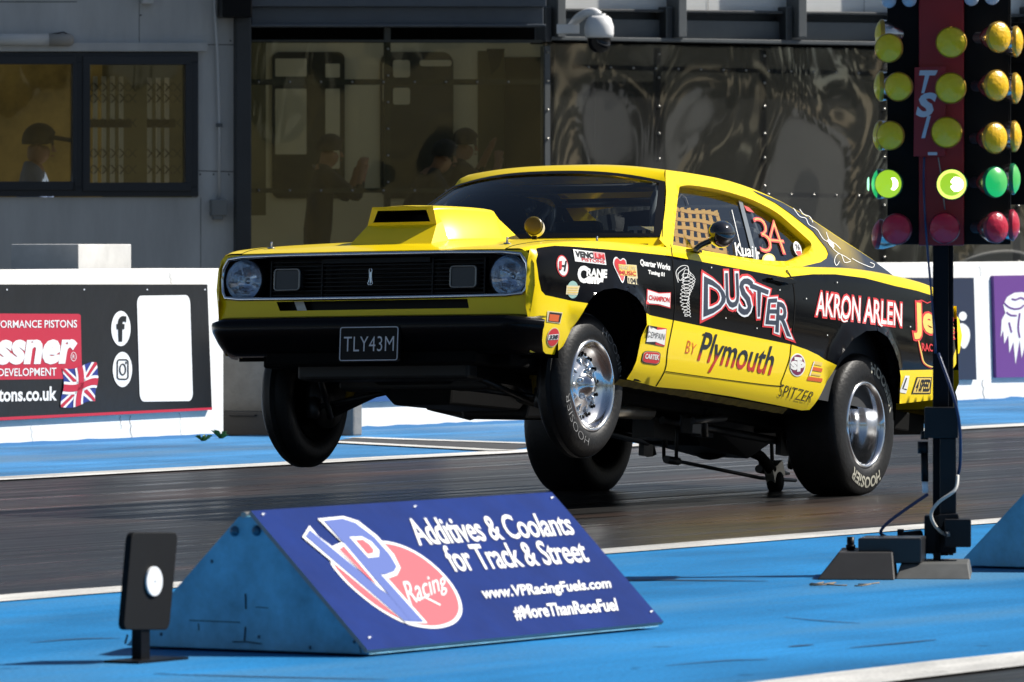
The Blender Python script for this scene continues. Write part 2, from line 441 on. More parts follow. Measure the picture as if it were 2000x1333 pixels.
dl = XZ(DOOR[1:-1]); doorL = [(dl[0][0], 1.06)] + dl + [(dl[-1][0] + .03, 1.06)]
sv, sf = cdt(outl, [blackL + [blackL[0]], doorL], .03)
for _ in (0,):
    pass
lipF = fa[2:12]; lipR = ra[3:13]
def ysf(x, z):
    y = ys(x, z); d = 9
    for P in (lipF, lipR):
        if abs(P[len(P) // 2][0] - x) < .65:
            for i in range(len(P) - 1): d = min(d, dseg(x, z, P[i], P[i + 1]))
    if d < .075: y += .026 * (1 - (d / .075) ** 2) ** 1.5
    return y
SF[0] = ysf
sy = [ysf(x, z) for x, z in sv]
def in_door(f): 
    cx = sum(sv[i][0] for i in f) / 3; cz = sum(sv[i][1] for i in f) / 3; return pin(cx, cz, doorL)
def is_black(f):
    cx = sum(sv[i][0] for i in f) / 3; cz = sum(sv[i][1] for i in f) / 3; return pin(cx, cz, blackL)
def wtop(t): return Vector((1.80 - .075 * abs(t) ** 2.2, t * .575, 1.408 - .055 * abs(t) ** 2.5))
def wbot(t): return Vector((2.36 - .245 * abs(t) ** 2.2, t * .772, 1.028 + .02 * abs(t) ** 2))
body = MB()
for s_ in (1, -1):
    V3 = [(x, s_ * y, z) for (x, z), y in zip(sv, sy)]
    for isd in (False, True):
        fs = [f for f in sf if in_door(f) == isd]
        mb = MB() if isd else body
        for blk_ in (0, 1):
            q = [f[::-1] if s_ > 0 else f for f in fs if int(is_black(f)) == blk_]
            mb.add(V3, q, blk_, True)
        if isd:
            d_ = mb.build('door', [yel, blk], car, local=True, weld=True, fixn=False)
            bm_ = bmesh.new(); bm_.from_mesh(d_.data); bmesh.ops.delete(bm_, geom=[v for v in bm_.verts if not v.link_faces], context='VERTS'); bm_.to_mesh(d_.data); bm_.free()
            if s_ > 0: near_door = d_
            else: far_door = d_
    # rolled lip returns at the arches
    for P in (fa, ra):
        n = len(P); a = [(x, s_ * ysf(x, z), z) for x, z in P]; b = [(x, s_ * (ysf(x, z) - .06), z + .004) for x, z in P]
        body.add(a + b, [(i, i + 1, n + i + 1, n + i) for i in range(n - 1)], 1, True)
    # inner arch wells
    for xc, r_, y0 in ((2.85, .40, .45), (.16, .47, .40)):
        w = MB()
        pts = [(xc + r_ * math.cos(R(a)), .45 + r_ * .88 * math.sin(R(a))) for a in range(-10, 191, 10)]
        n = len(pts)
        body.add([(x, s_ * .84, z) for x, z in pts] + [(x, s_ * y0, z) for x, z in pts], [(i, i + 1, n + i + 1, n + i) for i in range(n - 1)], 2, True)
        body.add([(x, s_ * y0, z) for x, z in pts], [list(range(n))], 2)
def ztop(x, y):
    yb = hw(x) + dz(ZS(x)) - RS; y = abs(y); zs = ZS(x)
    if y > yb:
        t = min(y - yb, RS * .6378); z = zs - RS + math.sqrt(RS * RS - t * t)
    else: z = zs + .018 * (1 - (y / yb) ** 2) * min(1, (3.56 - x) / .3)
    if x > 3.42: z -= .010 * ((x - 3.42) / .085) ** 2
    return z
def yedge(x): return hw(x) + dz(zend(x)) - RS * (1 - math.sqrt(1 - .77 ** 2))
HY = .69
def strip(x0, x1, ya, yb, nx, ny, mb, m=0):
    def fn(u, v):
        x = x0 + (x1 - x0) * u; a = ya(x) if callable(ya) else ya; b = yb(x) if callable(yb) else yb
        y = a + (b - a) * v; return (x, y, ztop(x, y))
    mb.grid(fn, nx, ny, m)
for s_ in (1, -1):
    strip(2.12, 3.495, s_ * (HY + .004), lambda x: s_ * yedge(x), 40, 10, body)
    strip(-1.13, 2.12, lambda x: s_ * (.72 if x > -.45 else .70), lambda x: s_ * yedge(x), 60, 8, body)
strip(2.12, 2.26, -HY, HY, 3, 16, body)          # cowl
for s_ in (1, -1):
    body.grid(lambda u, v: (lambda p: (p.x + .05 * (1 - v), p.y * (1 + .02 * (1 - v)), (ztop(p.x + .03, p.y) - .004) * (1 - v) + (p.z + .004) * v))(wbot(s_ * u)), 20, 3)
# tail panel
def tailfn(u, v):
    z = .50 + .52 * v; y = (2 * u - 1); w_ = (.80 if z > .6 else .77) * (1 - .04 * v)
    return (-1.135 - .06 * (1 - abs(y) ** 3) * (.6 + .4 * math.sin(v * 3.1)), y * w_, z)
body.grid(tailfn, 16, 8, lambda u, v: 1 if .25 < v < .85 else 0)
body_o = body.build('body', [yel, blk, matte], car, local=True, weld=True, fixn=False)
hood = MB()
strip(2.265, 3.505, -HY, HY, 44, 28, hood)
hood.add([(3.505, HY * (i / 14 - 1), ztop(3.505, HY * (i / 14 - 1))) for i in range(29)] + [(3.49, HY * (i / 14 - 1), ztop(3.505, HY * (i / 14 - 1)) - .008) for i in range(29)], [(i, i + 1, 30 + i, 29 + i) for i in range(28)])
hood_o = hood.build('hood', yel, car, local=True, fixn=False)
deck = MB(); strip(-1.14, -.46, -.70, .70, 20, 20, deck); deck.build('boot_lid', yel, car, local=True, fixn=False)

# ---- greenhouse
gout_px = [(1288, 468), (1294, 445), (1299, 410), (1301.5, 375), (1300, 352), (1300, 333), (1335, 337), (1368, 342), (1400, 348), (1426, 354.5), (1450, 362), (1467, 368), (1500, 382), (1528, 395.5), (1572, 420), (1610, 445), (1645, 468.5), (1675, 488), (1704, 507), (1748, 542)]
gl_ = XZ(gout_px, G)
gbot = [(-.50 + (2.10 + .5) * i / 40, ZS(-.50 + 2.6 * i / 40) - .014) for i in range(41)]
gout = gl_ + gbot
WIN = smoothpts([(1314, 479), (1320, 420), (1326, 372), (1331, 364), (1353, 362.5), (1390, 368), (1426, 376.5), (1470, 391), (1514, 413.5), (1543, 437), (1570, 461), (1584, 475), (1582, 487), (1568, 497.5), (1550, 506), (1534, 510.5), (1485, 508), (1426, 499)], 3, False)
winL = XZ(WIN, G)
gv, gf = cdt(gout, [], .03, [winL])
roofm = MB()
for s_ in (1, -1):
    roofm.add([(x, s_ * yg(x, z), z) for x, z in gv], [f[::-1] if s_ > 0 else f for f in gf], 0, True)
    n = len(winL); a = [(x, s_ * yg(x, z), z) for x, z in winL]; b = [(x, s_ * (yg(x, z) - .045), z - .012) for x, z in winL]
    roofm.add(a + b, [(i, (i + 1) % n, n + (i + 1) % n, n + i) for i in range(n)], 0, False)
edge = sorted([(x, z) for x, z in gl_[5:]])
ez = lut(edge, edge[0][0], edge[-1][0])
def roofpt(x, t):
    z = ez(x); e = yg(x, z); return Vector((x, t * e, z + .036 * (1 - abs(t) ** 2.6)))
xs_roof = [1.655 - i * .05 for i in range(int((1.655 - .26) / .05))]
rows = [[wtop(t / 20 - 1) for t in range(41)], [(wtop(t / 20 - 1) * .5 + roofpt(1.655, t / 20 - 1) * .5) + Vector((.012, 0, .010)) for t in range(41)]] + [[roofpt(x, t / 20 - 1) for t in range(41)] for x in xs_roof]
roofm.add([p for r_ in rows for p in r_], [(i * 41 + j, i * 41 + j + 1, (i + 1) * 41 + j + 1, (i + 1) * 41 + j) for i in range(len(rows) - 1) for j in range(40)], 0, True)
roof_o = roofm.build('roof', [yel], car, local=True, weld=True, fixn=False)
rw = MB(); rw.grid(lambda u, v: roofpt(.27 - .74 * u, (2 * v - 1) * .97), 16, 16); rw.build('rear_window', wglass, car, local=True)
def wsp(u, v):
    t = 2 * u - 1; a = wbot(t); b = wtop(t); p = a.lerp(b, v); p += Vector((.5, 0, .8)) * (.022 * 4 * v * (1 - v) * (1 - t ** 4)); return p
wsg = MB(); wsg.grid(lambda u, v: wsp(.02 + .96 * u, .045 + .905 * v), 30, 14); ws_o = wsg.build('windscreen', wglass, car, local=True)
seal = MB()
for (u0, u1, v0, v1) in ((0, 1, 0, .055), (0, 1, .945, 1), (0, .024, .03, .97), (.976, 1, .03, .97)):
    seal.grid(lambda u, v: wsp(u0 + (u1 - u0) * u, v0 + (v1 - v0) * v) + Vector((.004, 0, .006)), 20, 4)
seal.build('windscreen_seal', satin, ws_o, local=True)
for s_ in (1, -1):
    wg = MB(); wv, wf = cdt(winL, [], .08); wg.add([(x, s_ * (yg(x, z) - .035), z - .008) for x, z in wv], wf, 0, True)
    o_ = wg.build('side_window', sglass, car, local=True)
    if s_ > 0: near_win = o_

# ---- sail panel airbrushed black with a gold glow and scrolls
sail = mat('airbrushed_panel', (.02, .02, .022), .16, coat=1.0)
if 1:
    nt = sail.node_tree; tc = nt.nodes.new('ShaderNodeTexCoord'); vm = nt.nodes.new('ShaderNodeVectorMath'); vm.operation = 'DISTANCE'
    vm.inputs[1].default_value = (.02, .62, 1.235); nt.links.new(tc.outputs['Object'], vm.inputs[0])
    cr = nt.nodes.new('ShaderNodeValToRGB'); cr.color_ramp.elements[0].color = (.42, .30, .035, 1); cr.color_ramp.elements[0].position = .06
    cr.color_ramp.elements[1].color = (.02, .02, .022, 1); cr.color_ramp.elements[1].position = .24
    nt.links.new(vm.outputs['Value'], cr.inputs[0]); nt.links.new(cr.outputs[0], nt.nodes['Principled BSDF'].inputs['Base Color'])
SAIL = [(1468, 372), (1500, 384.5), (1528, 397), (1572, 422), (1610, 447), (1645, 470.5), (1704, 508.5), (1746, 541), (1738, 541.5), (1689, 529.5), (1645, 525.5), (1600, 528), (1552, 530), (1553, 524.5), (1602, 513), (1614, 505), (1617, 496), (1613, 486), (1587, 453), (1543, 418), (1514, 397.5), (1480, 380)]
sp = MB(); put_poly(sp, SAIL, G, .003, 0, 8)
wl = [[(1548, 408), (1560, 424), (1572, 428), (1578, 440), (1590, 447), (1596, 452)], [(1596, 452), (1606, 468), (1618, 476), (1626, 488), (1636, 496), (1648, 502), (1660, 510)], [(1660, 512), (1648, 514), (1642, 500), (1634, 498), (1628, 510), (1632, 520), (1638, 512)], [(1662, 506), (1676, 514), (1690, 520), (1702, 524), (1706, 518), (1698, 514)], [(1560, 410), (1568, 420), (1580, 425), (1586, 436)], [(1612, 455), (1618, 470), (1630, 478), (1640, 488)]]
for w_ in wl: stroke(sp, smoothpts(w_, 4), 1.1, G, .006, 1)
put_poly(sp, ell(1621, 477, 4, 10, 14, tilt=-35), G, .006, 1)
sp.build('airbrushed_panel', [sail, white], roof_o, local=True)

# ---- hood scoop
scp = MB()
def scoopsec(x, zt, wt, wb, zl=None):
    zb = ztop(x, wb) - .004; r_ = .017
    pr = [(-wb, zb), (-wb + .02, zb + .012)]
    pr += [(-wt - .0, zt - r_), (-wt + r_ * .3, zt - r_ * .3), (-wt + r_, zt)]
    pr += [(-wt * .4, zt + .006), (0, zt + .008), (wt * .4, zt + .006)]
    pr += [(wt - r_, zt), (wt - r_ * .3, zt - r_ * .3), (wt, zt - r_), (wb - .02, zb + .012), (wb, zb)]
    return [Vector((x, y, z)) for y, z in pr]
secs = [(3.235, 1.093, .160, .175), (3.20, 1.099, .168, .200), (3.14, 1.106, .180, .228), (3.05, 1.114, .193, .248), (2.92, 1.122, .207, .270), (2.82, 1.126, .216, .280), (2.765, 1.126, .220, .285), (2.752, 1.122, .221, .286), (2.742, 1.114, .221, .286), (2.60, 1.020, .235, .295), (2.58, 1.004, .24, .30)]
SS = [scoopsec(*q) for q in secs]; n = len(SS[0])
scp.add([p for q in SS for p in q], [(i * n + j, (i + 1) * n + j, (i + 1) * n + j + 1, i * n + j + 1) for i in range(len(SS) - 1) for j in range(n - 1)], 0, True)
x0 = 3.237
mo = [(-.128, 1.080), (.128, 1.080), (.150, 1.026), (-.150, 1.026)]; mo_o = [(-.160, 1.098), (.160, 1.098), (.182, 1.012), (-.182, 1.012)]
scp.add([(x0, y, z) for y, z in mo_o] + [(x0 + .004, y, z) for y, z in mo], [(i, (i + 1) % 4, 4 + (i + 1) % 4, 4 + i) for i in range(4)], 0)
scp.add([(x0 + .004, y, z) for y, z in mo] + [(x0 - .2, y * .9, z) for y, z in mo], [(i, (i + 1) % 4, 4 + (i + 1) % 4, 4 + i) for i in range(4)] + [(4, 5, 6, 7)], 1)
scp.add([(x0, -.182, 1.012), (x0, .182, 1.012), (3.34, .215, ztop(3.34, .2)), (3.34, -.215, ztop(3.34, .2))], [(0, 1, 2, 3)], 0)
scp.add([(x0, .182, 1.012), (3.34, .215, ztop(3.34, .2)), (3.2, .23, ztop(3.2, .2) - .003), (3.2, .19, 1.03), (x0, .160, 1.085)], [(0, 1, 2), (0, 2, 3, 4)], 0)
scp.add([(x0, -.182, 1.012), (3.34, -.215, ztop(3.34, .2)), (3.2, -.23, ztop(3.2, .2) - .003), (3.2, -.19, 1.03), (x0, -.160, 1.085)], [(0, 1, 2), (0, 2, 3, 4)], 0)
scp.build('scoop', [yel, satin], hood_o, local=True)

# ---- front end
def XF(y): return 3.512 - .03 * (abs(y) / .82) ** 5
fas_out = [(-.815, .56), (.815, .56), (.835, .70), (.828, .80), (.80, .845)] + [(HY + .1 - (2 * HY + .2) * i / 16, ztop(3.505, HY) - .004) for i in range(17)] + [(-.80, .845), (-.828, .80), (-.835, .70)]
half = [(.0, .853), (.40, .853), (.68, .85), (.765, .842), (.795, .80), (.803, .75), (.797, .69), (.778, .663), (.70, .655), (.40, .652), (0, .651)]
gr = half + [(-y, z) for y, z in half[-2:0:-1]]
slot = [(-.495, .640), (.505, .640), (.515, .598), (-.475, .598)]
fv, ff = cdt(fas_out, [], .05, [gr, slot])
fm = MB(); fm.add([(XF(y), y, z) for y, z in fv], ff, 0, True)
n = len(gr); fm.add([(XF(y), y, z) for y, z in gr] + [(XF(y) - .11, y * .99, z) for y, z in gr], [(i, (i + 1) % n, n + (i + 1) % n, n + i) for i in range(n)], 1)
fm.add([(3.44, y, z) for y, z in [(-.6, .56), (.6, .56), (.6, .645), (-.6, .645)]], [(0, 1, 2, 3)], 1)
fm.add([(3.47, -.425, .645), (3.47, -.375, .645), (3.47, -.35, .59), (3.47, -.40, .59)], [(0, 1, 2, 3)], 2)
fm.build('front_fascia', [yel, satin, white], car, local=True)
gm = MB(); gm.add([(XF(y) - .105, y * .99, z) for y, z in gr], [list(range(n))], 0)
for k in range(9):
    z = .675 + k * .019; gm.box((3.435, 0, z), (.03, 1.12, .005), m=1)
for y in (-.56, .56, -.29, .29): gm.box((3.44, y, .75), (.03, .008, .17), m=1)
gm.box((3.45, 0, .828), (.03, .56, .022), m=1)
grl = gm.build('grille', [satin, mat('grille_bars', (.005, .005, .006), .4, spec=.2)], car, local=True)
tm = MB(); tm.tube([(XF(y) + .002, y, z) for y, z in gr], .0095, 8, closed=True); tm.build('chrome_trim', chrome, grl, local=True)
em = MB()
for s_ in (-1, 1): em.tube(smoothpts([(3.515, .002 * s_, .785), (3.515, s_ * .007, .779), (3.515, s_ * .005, .75), (3.515, s_ * .008, .730), (3.515, s_ * .012, .717), (3.515, s_ * .005, .710), (3.515, 0, .718)], 3), .0025, 6)
em.box((3.50, 0, .745), (.03, .006, .05)); em.build('badge', chrome, grl, local=True)
for s_ in (1, -1):
    y = s_ * .695; zc = .747
    hb = MB(); hb.lathe([(.103, -.05), (.103, .0), (.099, .008), (.094, .004)], (3.468, y, zc), (1, 0, 0), 40)
    ho = hb.build('headlight', satin, car, local=True)
    b = MB(); b.lathe([(.094, .004), (.090, -.01), (.075, -.045), (.045, -.07), (.016, -.078), (.0, -.078)], (3.468, y, zc), (1, 0, 0), 40)
    b.lathe([(.016, -.078), (.016, -.03), (.0, -.026)], (3.468, y, zc), (1, 0, 0), 16)
    b.build('reflector', mat('lamp_reflector', (.80, .84, .90), .16, 1.0, bump=.9, bscale=11), ho, local=True)
    c_ = MB(); c_.lathe([(.094, .006), (.08, .017), (.05, .027), (.02, .032), (0, .033)], (3.468, y, zc), (1, 0, 0), 40)
    c_.build('lens', glass('lamp_glass', (.8, .86, .92), .05), ho, local=True)
    p_ = MB(); yy = s_ * .462
    rp = rrect(yy - .066, .697, yy + .066, .793, .015); p_.prism([(3.475, a, b_) for a, b_ in rp], [(3.43, a, b_) for a, b_ in rp]); po = p_.build('parking_lamp', mat('lamp_lens_grey', (.03, .03, .034), .25), car, local=True)
    q_ = MB(); q_.tube([(3.477, a, b_) for a, b_ in rp], .005, 6, closed=True); q_.build('rim', steel, po, local=True)
# bumper
bp_prof = [(-.05, .567), (.03, .568), (.062, .557), (.076, .535), (.075, .50), (.052, .455), (.01, .41), (-.04, .394), (-.10, .394)]
def bump(u, v):
    t = 2 * u - 1; i = v * (len(bp_prof) - 1); k = min(int(i), len(bp_prof) - 2); fr = i - k
    dx = bp_prof[k][0] + (bp_prof[k + 1][0] - bp_prof[k][0]) * fr; z = bp_prof[k][1] + (bp_prof[k + 1][1] - bp_prof[k][1]) * fr
    yend = .872 - .045 * max(0, (.52 - z) / .13) - (.03 if z > .55 else 0); a = abs(t)
    sweep = .015 * a ** 2 + (.13 * ((a - .86) / .14) ** 2 if a > .86 else 0)
    return (3.515 + dx - sweep, (1 if t > 0 else -1) * yend * a, z)
bm2 = MB(); bm2.grid(bump, 48, 16); bmp = bm2.build('bumper', mat('black_bumper', (.004, .004, .005), .22, ior=1.25), car, local=True)
pl = MB(); px_ = 3.596; pz = lambda y, z, o=0: (px_ + o, y + .055, z)
rp = rrect(-.162, .352, .150, .515, .012); pl.prism([pz(y, z) for y, z in rp], [pz(y, z, -.02) for y, z in rp], 0)
rp2 = rrect(-.156, .358, .144, .509, .010); pl.tube([pz(y, z, .001) for y, z in rp2], .0025, 5, m=1, closed=True)
at_pl = lambda y, z, o=0.0: (px_ + o, y + .055, z)
put_text(pl, 'TLY43M', [(-.137, .468), (.126, .468), (.126, .398), (-.137, .398)], at_pl, .002, 1, off=-.006, sp=1.05)
put_text(pl, 'www.autoworks.co', [(-.05, .503), (.04, .503), (.04, .494), (-.05, .494)], at_pl, .002, 1) if 0 else None
pl.build('number_plate', [satin, silver], bmp, local=True)
for x, y in ((3.36, -.62), (3.36, .62), (2.45, .60)):
    hp = MB(); z = ztop(x, y); hp.lathe([(.018, 0), (.018, .004), (.005, .006), (.005, .03), (0, .032)], (x, y, z), (0, 0, 1), 12); hp.tube([(x - .02, y - .01, z + .02), (x + .02, y + .01, z + .022)], .003, 6); hp.build('hood_pin', chrome, hood_o, local=True)
for s_ in (1, -1):
    gp = MB(); gp.tube([(2.265 + 1.24 * i / 30, s_ * (HY + .002), ztop(2.265 + 1.24 * i / 30, HY) - .001) for i in range(31)], .0032, 5); gp.build('hood_seam', matte, hood_o, local=True)
tc_ = MB(); tc_.lathe([(0, .045), (.034, .045), (.043, .038), (.044, .02), (.043, -.03), (.03, -.045), (0, -.048)], (2.60, .35, 1.06), (.9, .3, .1), 28, [2, 2, 1, 0, 0, 0]); tc_.tube([(2.60, .35, 1.03), (2.60, .35, .99)], .012, 8, m=1)
tc_.build('rev_counter', [mat('tach_grey', (.55, .53, .48), .4), satin, mat('tach_face', (.10, .075, .012), .3)], car, local=True)
wp = MB(); wp.tube([(2.30, .10, 1.045), (2.21, .40, 1.065), (2.15, .62, 1.075)], .006, 6); wp.tube([(2.13, .56, 1.01), (2.15, .60, 1.05), (2.21, .44, 1.068)], .008, 6)
wp.build('wiper', satin, car, local=True)
# mirror and handle
mm = MB()
MIR = Vector((1.90, .965, 1.085))
mm.lathe([(0, .075), (.025, .07), (.05, .045), (.062, .01), (.064, -.02), (.060, -.03), (.056, -.026), (0, -.026)], MIR, (.95, .1, .0), 30)
mm.tube(smoothpts([(1.93, .845, 1.005), (1.92, .87, 1.03), (1.905, .91, 1.05), (1.90, .95, 1.06)], 4), .014, 8)
mm.box((1.925, .84, 1.005), (.09, .04, .012))
mm.build('wing_mirror', mat('mirror_black', (.012, .013, .017), .1, coat=1), near_door, local=True)
hd = MB()
hq = [S(x, y, .0) for x, y in ((1497, 543), (1515, 541), (1540, 545), (1546, 549), (1543, 555), (1530, 556), (1520, 552), (1500, 548))]
hd.prism([p + Vector((0, .03, 0)) for p in hq], [p - Vector((0, .005, 0)) for p in hq]); hd.build('handle', blk, near_door, local=True, bevel=.004)
# panel gaps
gp = MB()
for P in ([(1309, 478), (1312, 496), (1318, 566), (1317, 613), (1304, 682), (1299, 722), (1281, 755)], [(1299, 726), (1400, 740), (1518, 754.5), (1525, 747), (1541, 703), (1545, 672), (1551, 622), (1552, 581), (1547, 548), (1536, 527)]):
    stroke(gp, smoothpts(P, 4), 1.7, S, .0015)
gp.build('panel_gap', matte, body_o, local=True)
pw = MB()
lp = [S(1250 + 330 * i / 40, 752 + 55 * i / 40) for i in range(41)]
pw.add([(2.62 - 1.75 * i / 40, .83, .345) for i in range(41)] + [(2.62 - 1.75 * i / 40, .80, .318 + .002 * math.sin(i * 2.3)) for i in range(41)], [(i, i + 1, 42 + i, 41 + i) for i in range(40)])
pw.build('sill_flange', mat('dirty_yellow', (.12, .085, .004), .8, var=.6, vscale=20), body_o, local=True)

# ---- painted names and stickers
lett = MB(); LM = [white, red, navy, silver, ink, orange, gold, maroon, cream, pink, teal]
def c1(q): return [(1280 + x * .29257, 330 + y * .29257) for x, y in q]
def c2(q): return [(1030 + x * .23256, 450 + y * .23256) for x, y in q]
def c4(q): return [(1220 + x * .21, 560 + y * .21) for x, y in q]
DUST = [('D', [(322, 722), (455, 790), (470, 925), (318, 985)]), ('U', [(462, 700), (545, 702), (556, 925), (468, 925)]), ('S', [(560, 725), (650, 745), (628, 980), (548, 965)]), ('T', [(625, 765), (748, 815), (718, 985), (650, 985)]), ('E', [(748, 872), (805, 868), (800, 1040), (730, 1035)]), ('R', [(808, 890), (882, 905), (895, 1120), (795, 1085)])]
for i, (off, m, o3) in enumerate(((.10, 1, .002), (.055, 3, .0032), (.01, 2, .0044))):
    for ch, q in DUST: put_text(lett, ch, c1(q), S, o3 + .0002 * 'DUSTER'.index(ch), m, off=off)
put_poly(lett, c1([(300, 690), (330, 730), (345, 780), (300, 800), (318, 760)]), S, .0021, 1); put_poly(lett, c1([(295, 985), (330, 970), (330, 1000), (305, 1020)]), S, .0021, 1)
put_poly(lett, c1([(860, 1085), (905, 1065), (897, 1145), (868, 1140)]), S, .0021, 1); put_poly(lett, c1([(868, 1090), (893, 1078), (888, 1125), (872, 1122)]), S, .0034, 3)
cut(lett, 'lettering', LM, body_o, 'car name in navy letters edged in red')
AK = c1([(1078, 822), (1642, 902), (1640, 1052), (1068, 978)])
put_text(lett, 'AKRON ARLEN', AK, S, .002, 1, off=.075, sp=1.0); put_text(lett, 'AKRON ARLEN', AK, S, .0032, 0, off=.012, sp=1.0)
for P in ([(1245, 940), (1235, 990), (1250, 1020), (1278, 1015)], [(1480, 970), (1488, 1030), (1510, 1052)]):
    stroke(lett, smoothpts(c1(P), 4), 4.2, S, .0025, 1); stroke(lett, smoothpts(c1(P), 4), 2.6, S, .0037, 0)
cut(lett, 'lettering', LM, body_o, 'white name edged in red')
put_text(lett, 'BY', c4([(580, 495), (672, 540), (650, 640), (558, 620)]), S, .002, 5, off=-.012, shear=.1)
cut(lett, 'lettering', LM, body_o, 'small orange word BY')
# whirlwind scribble ahead of the name
wz = []
for i in range(150):
    t = i / 149; w_ = (52 - 30 * t) * (1 if t > .1 else .5 + 5 * t); a = t * 2 * math.pi * 13
    wz.append((205 + 8 * math.sin(t * 7) + w_ * math.cos(a) * (.8 + .3 * math.sin(i * 1.7)), 690 + 300 * t + 34 * (1 - t * .7) * math.sin(a)))
stroke(lett, c1(smoothpts(wz, 2)), 1.0, S, .002, 0)
stroke(lett, c1(smoothpts([(150, 760), (135, 690), (170, 650), (215, 655), (210, 720), (160, 745), (150, 700), (200, 660)], 5)), 1.2, S, .002, 0)
cut(lett, 'lettering', LM, body_o, 'white whirlwind scribble')
for x, y in ((366, 660), (823, 810), (462, 998), (670, 1066), (1206, 760), (1000, 868), (1140, 1112), (600, 915), (1695, 1055)): put_poly(lett, ell(1280 + x * .29257, 330 + y * .29257, .9, 1.5, 8), S, .006, 0); cut(lett, 'painted_star', LM, body_o)
# stickers on the fender
put_poly(lett, c2(ell(291, 300, 50, 92, 24, tilt=-8)), S, .002, 1); put_poly(lett, c2(ell(291, 300, 42, 82, 24, tilt=-8)), S, .003, 0)
put_text(lett, 'H', c2([(262, 262), (322, 262), (320, 345), (262, 335)]), S, .004, 4, off=.03, shear=.2); put_poly(lett, c2([(260, 258), (282, 262), (280, 332), (258, 325)]), S, .0045, 1)
cut(lett, 'sticker', LM, body_o, 'white oval with red edge')
put_poly(lett, c2([(380, 160), (645, 192), (660, 293), (397, 262)]), S, .002, 0); put_text(lett, 'VENOLIA', c2([(398, 175), (640, 202), (645, 248), (404, 222)]), S, .003, 4, off=.05); put_text(lett, 'PISTONS', c2([(450, 232), (640, 254), (645, 280), (455, 258)]), S, .003, 1, off=.02)
put_poly(lett, c2([(545, 182), (640, 194), (648, 250), (552, 238)]), S, .0033, 9); put_text(lett, 'LM', c2([(560, 196), (635, 206), (640, 244), (566, 234)]), S, .0042, 1, off=.05)
cut(lett, 'sticker', LM, body_o, 'white slanted sticker with black and red words')
put_text(lett, 'C', c2([(425, 305), (500, 312), (495, 438), (425, 430)]), S, .002, 0, off=.06); put_text(lett, 'RANE', c2([(498, 322), (664, 335), (660, 398), (496, 382)]), S, .002, 0, off=.05); put_text(lett, 'ams', c2([(500, 392), (632, 405), (625, 450), (498, 440)]), S, .002, 0, off=.06)
cut(lett, 'lettering', LM, body_o, 'white two line maker name')
heart = [(795, 445), (755, 370), (718, 290), (722, 240), (745, 225), (775, 250), (800, 235), (825, 258), (828, 320), (815, 390)]
put_poly(lett, c2(smoothpts(heart, 3, True)), S, .002, 0); hc = [(785 + (x - 785) * .86, 320 + (y - 320) * .88) for x, y in heart]; put_poly(lett, c2(smoothpts(hc, 3, True)), S, .003, 1)
put_poly(lett, c2([(830, 288), (912, 294), (926, 460), (838, 446)]), S, .0025, 8); put_poly(lett, c2([(758, 285), (905, 300), (910, 390), (770, 378)]), S, .0034, 6)
put_text(lett, 'HEART LIVE', c2([(765, 292), (900, 306), (903, 340), (768, 328)]), S, .0044, 8, off=.02); put_text(lett, 'MUSIC', c2([(768, 338), (902, 350), (906, 384), (772, 372)]), S, .0044, 1, off=.02)
put_text(lett, '1041', c2([(842, 402), (918, 410), (922, 455), (846, 442)]), S, .0034, 4, off=.05)
cut(lett, 'sticker', LM, body_o, 'red heart with a cream and gold tag')
put_text(lett, 'Quarter Works', c2([(945, 245), (1195, 290), (1195, 345), (945, 300)]), S, .002, 0, off=.045); put_text(lett, 'Tuning 01', c2([(1012, 335), (1148, 358), (1145, 398), (1012, 375)]), S, .002, 0, off=.05)
cut(lett, 'lettering', LM, body_o, 'small white script')
put_poly(lett, c2([(1000, 493), (1100, 525), (1202, 522), (1197, 658), (1095, 630), (995, 622)]), S, .002, 1); put_poly(lett, c2([(1006, 503), (1100, 534), (1195, 530), (1191, 648), (1096, 621), (1002, 614)]), S, .003, 0)
put_text(lett, 'CHAMPION', c2([(1014, 545), (1188, 568), (1186, 608), (1014, 585)]), S, .004, 1, off=.03)
cut(lett, 'sticker', LM, body_o, 'white bow tie sticker with red edge')
put_poly(lett, c2(ell(378, 500, 48, 74, 20)), S, .002, 10); put_poly(lett, c2([(325, 465), (435, 468), (412, 545), (318, 540)]), S, .003, 8)
for k in range(3): put_poly(lett, c2([(332, 480 + k * 20), (420, 482 + k * 20), (416, 490 + k * 20), (332, 488 + k * 20)]), S, .0038, 6)
cut(lett, 'sticker', LM, body_o, 'round pale green sticker with a cream crate')
put_poly(lett, c2([(165, 678), (293, 692), (272, 785), (158, 770)]), S, .002, 8); put_poly(lett, c2([(182, 688), (286, 700), (266, 776), (172, 764)]), S, .003, 4); put_poly(lett, c2([(180, 705), (262, 714), (252, 770), (172, 762)]), S, .004, 5)
cut(lett, 'side_marker', LM, body_o)
put_poly(lett, c2(ell(213, 900, 52, 84, 24, tilt=14)), S, .002, 8); put_poly(lett, c2(ell(213, 900, 46, 76, 24, tilt=14)), S, .003, 1); put_poly(lett, c2([(172, 880), (255, 872), (250, 918), (166, 925)]), S, .004, 0); put_text(lett, '338', c2([(182, 886), (248, 880), (244, 912), (176, 918)]), S, .005, 4, off=.04)
cut(lett, 'sticker', LM, body_o, 'upright red oval sticker')
put_poly(lett, c2([(1010, 798), (1166, 826), (1150, 977), (990, 948)]), S, .002, 4); put_poly(lett, c2([(1085, 812), (1166, 826), (1150, 977), (1070, 962)]), S, .0026, 1); put_poly(lett, c2([(1018, 803), (1085, 838), (1160, 832), (1146, 968), (1070, 938), (994, 940)]), S, .0034, 0)
put_text(lett, 'DEMPAIN', c2([(1008, 850), (1150, 872), (1144, 925), (1002, 900)]), S, .0044, 4, off=-.01, shear=.2)
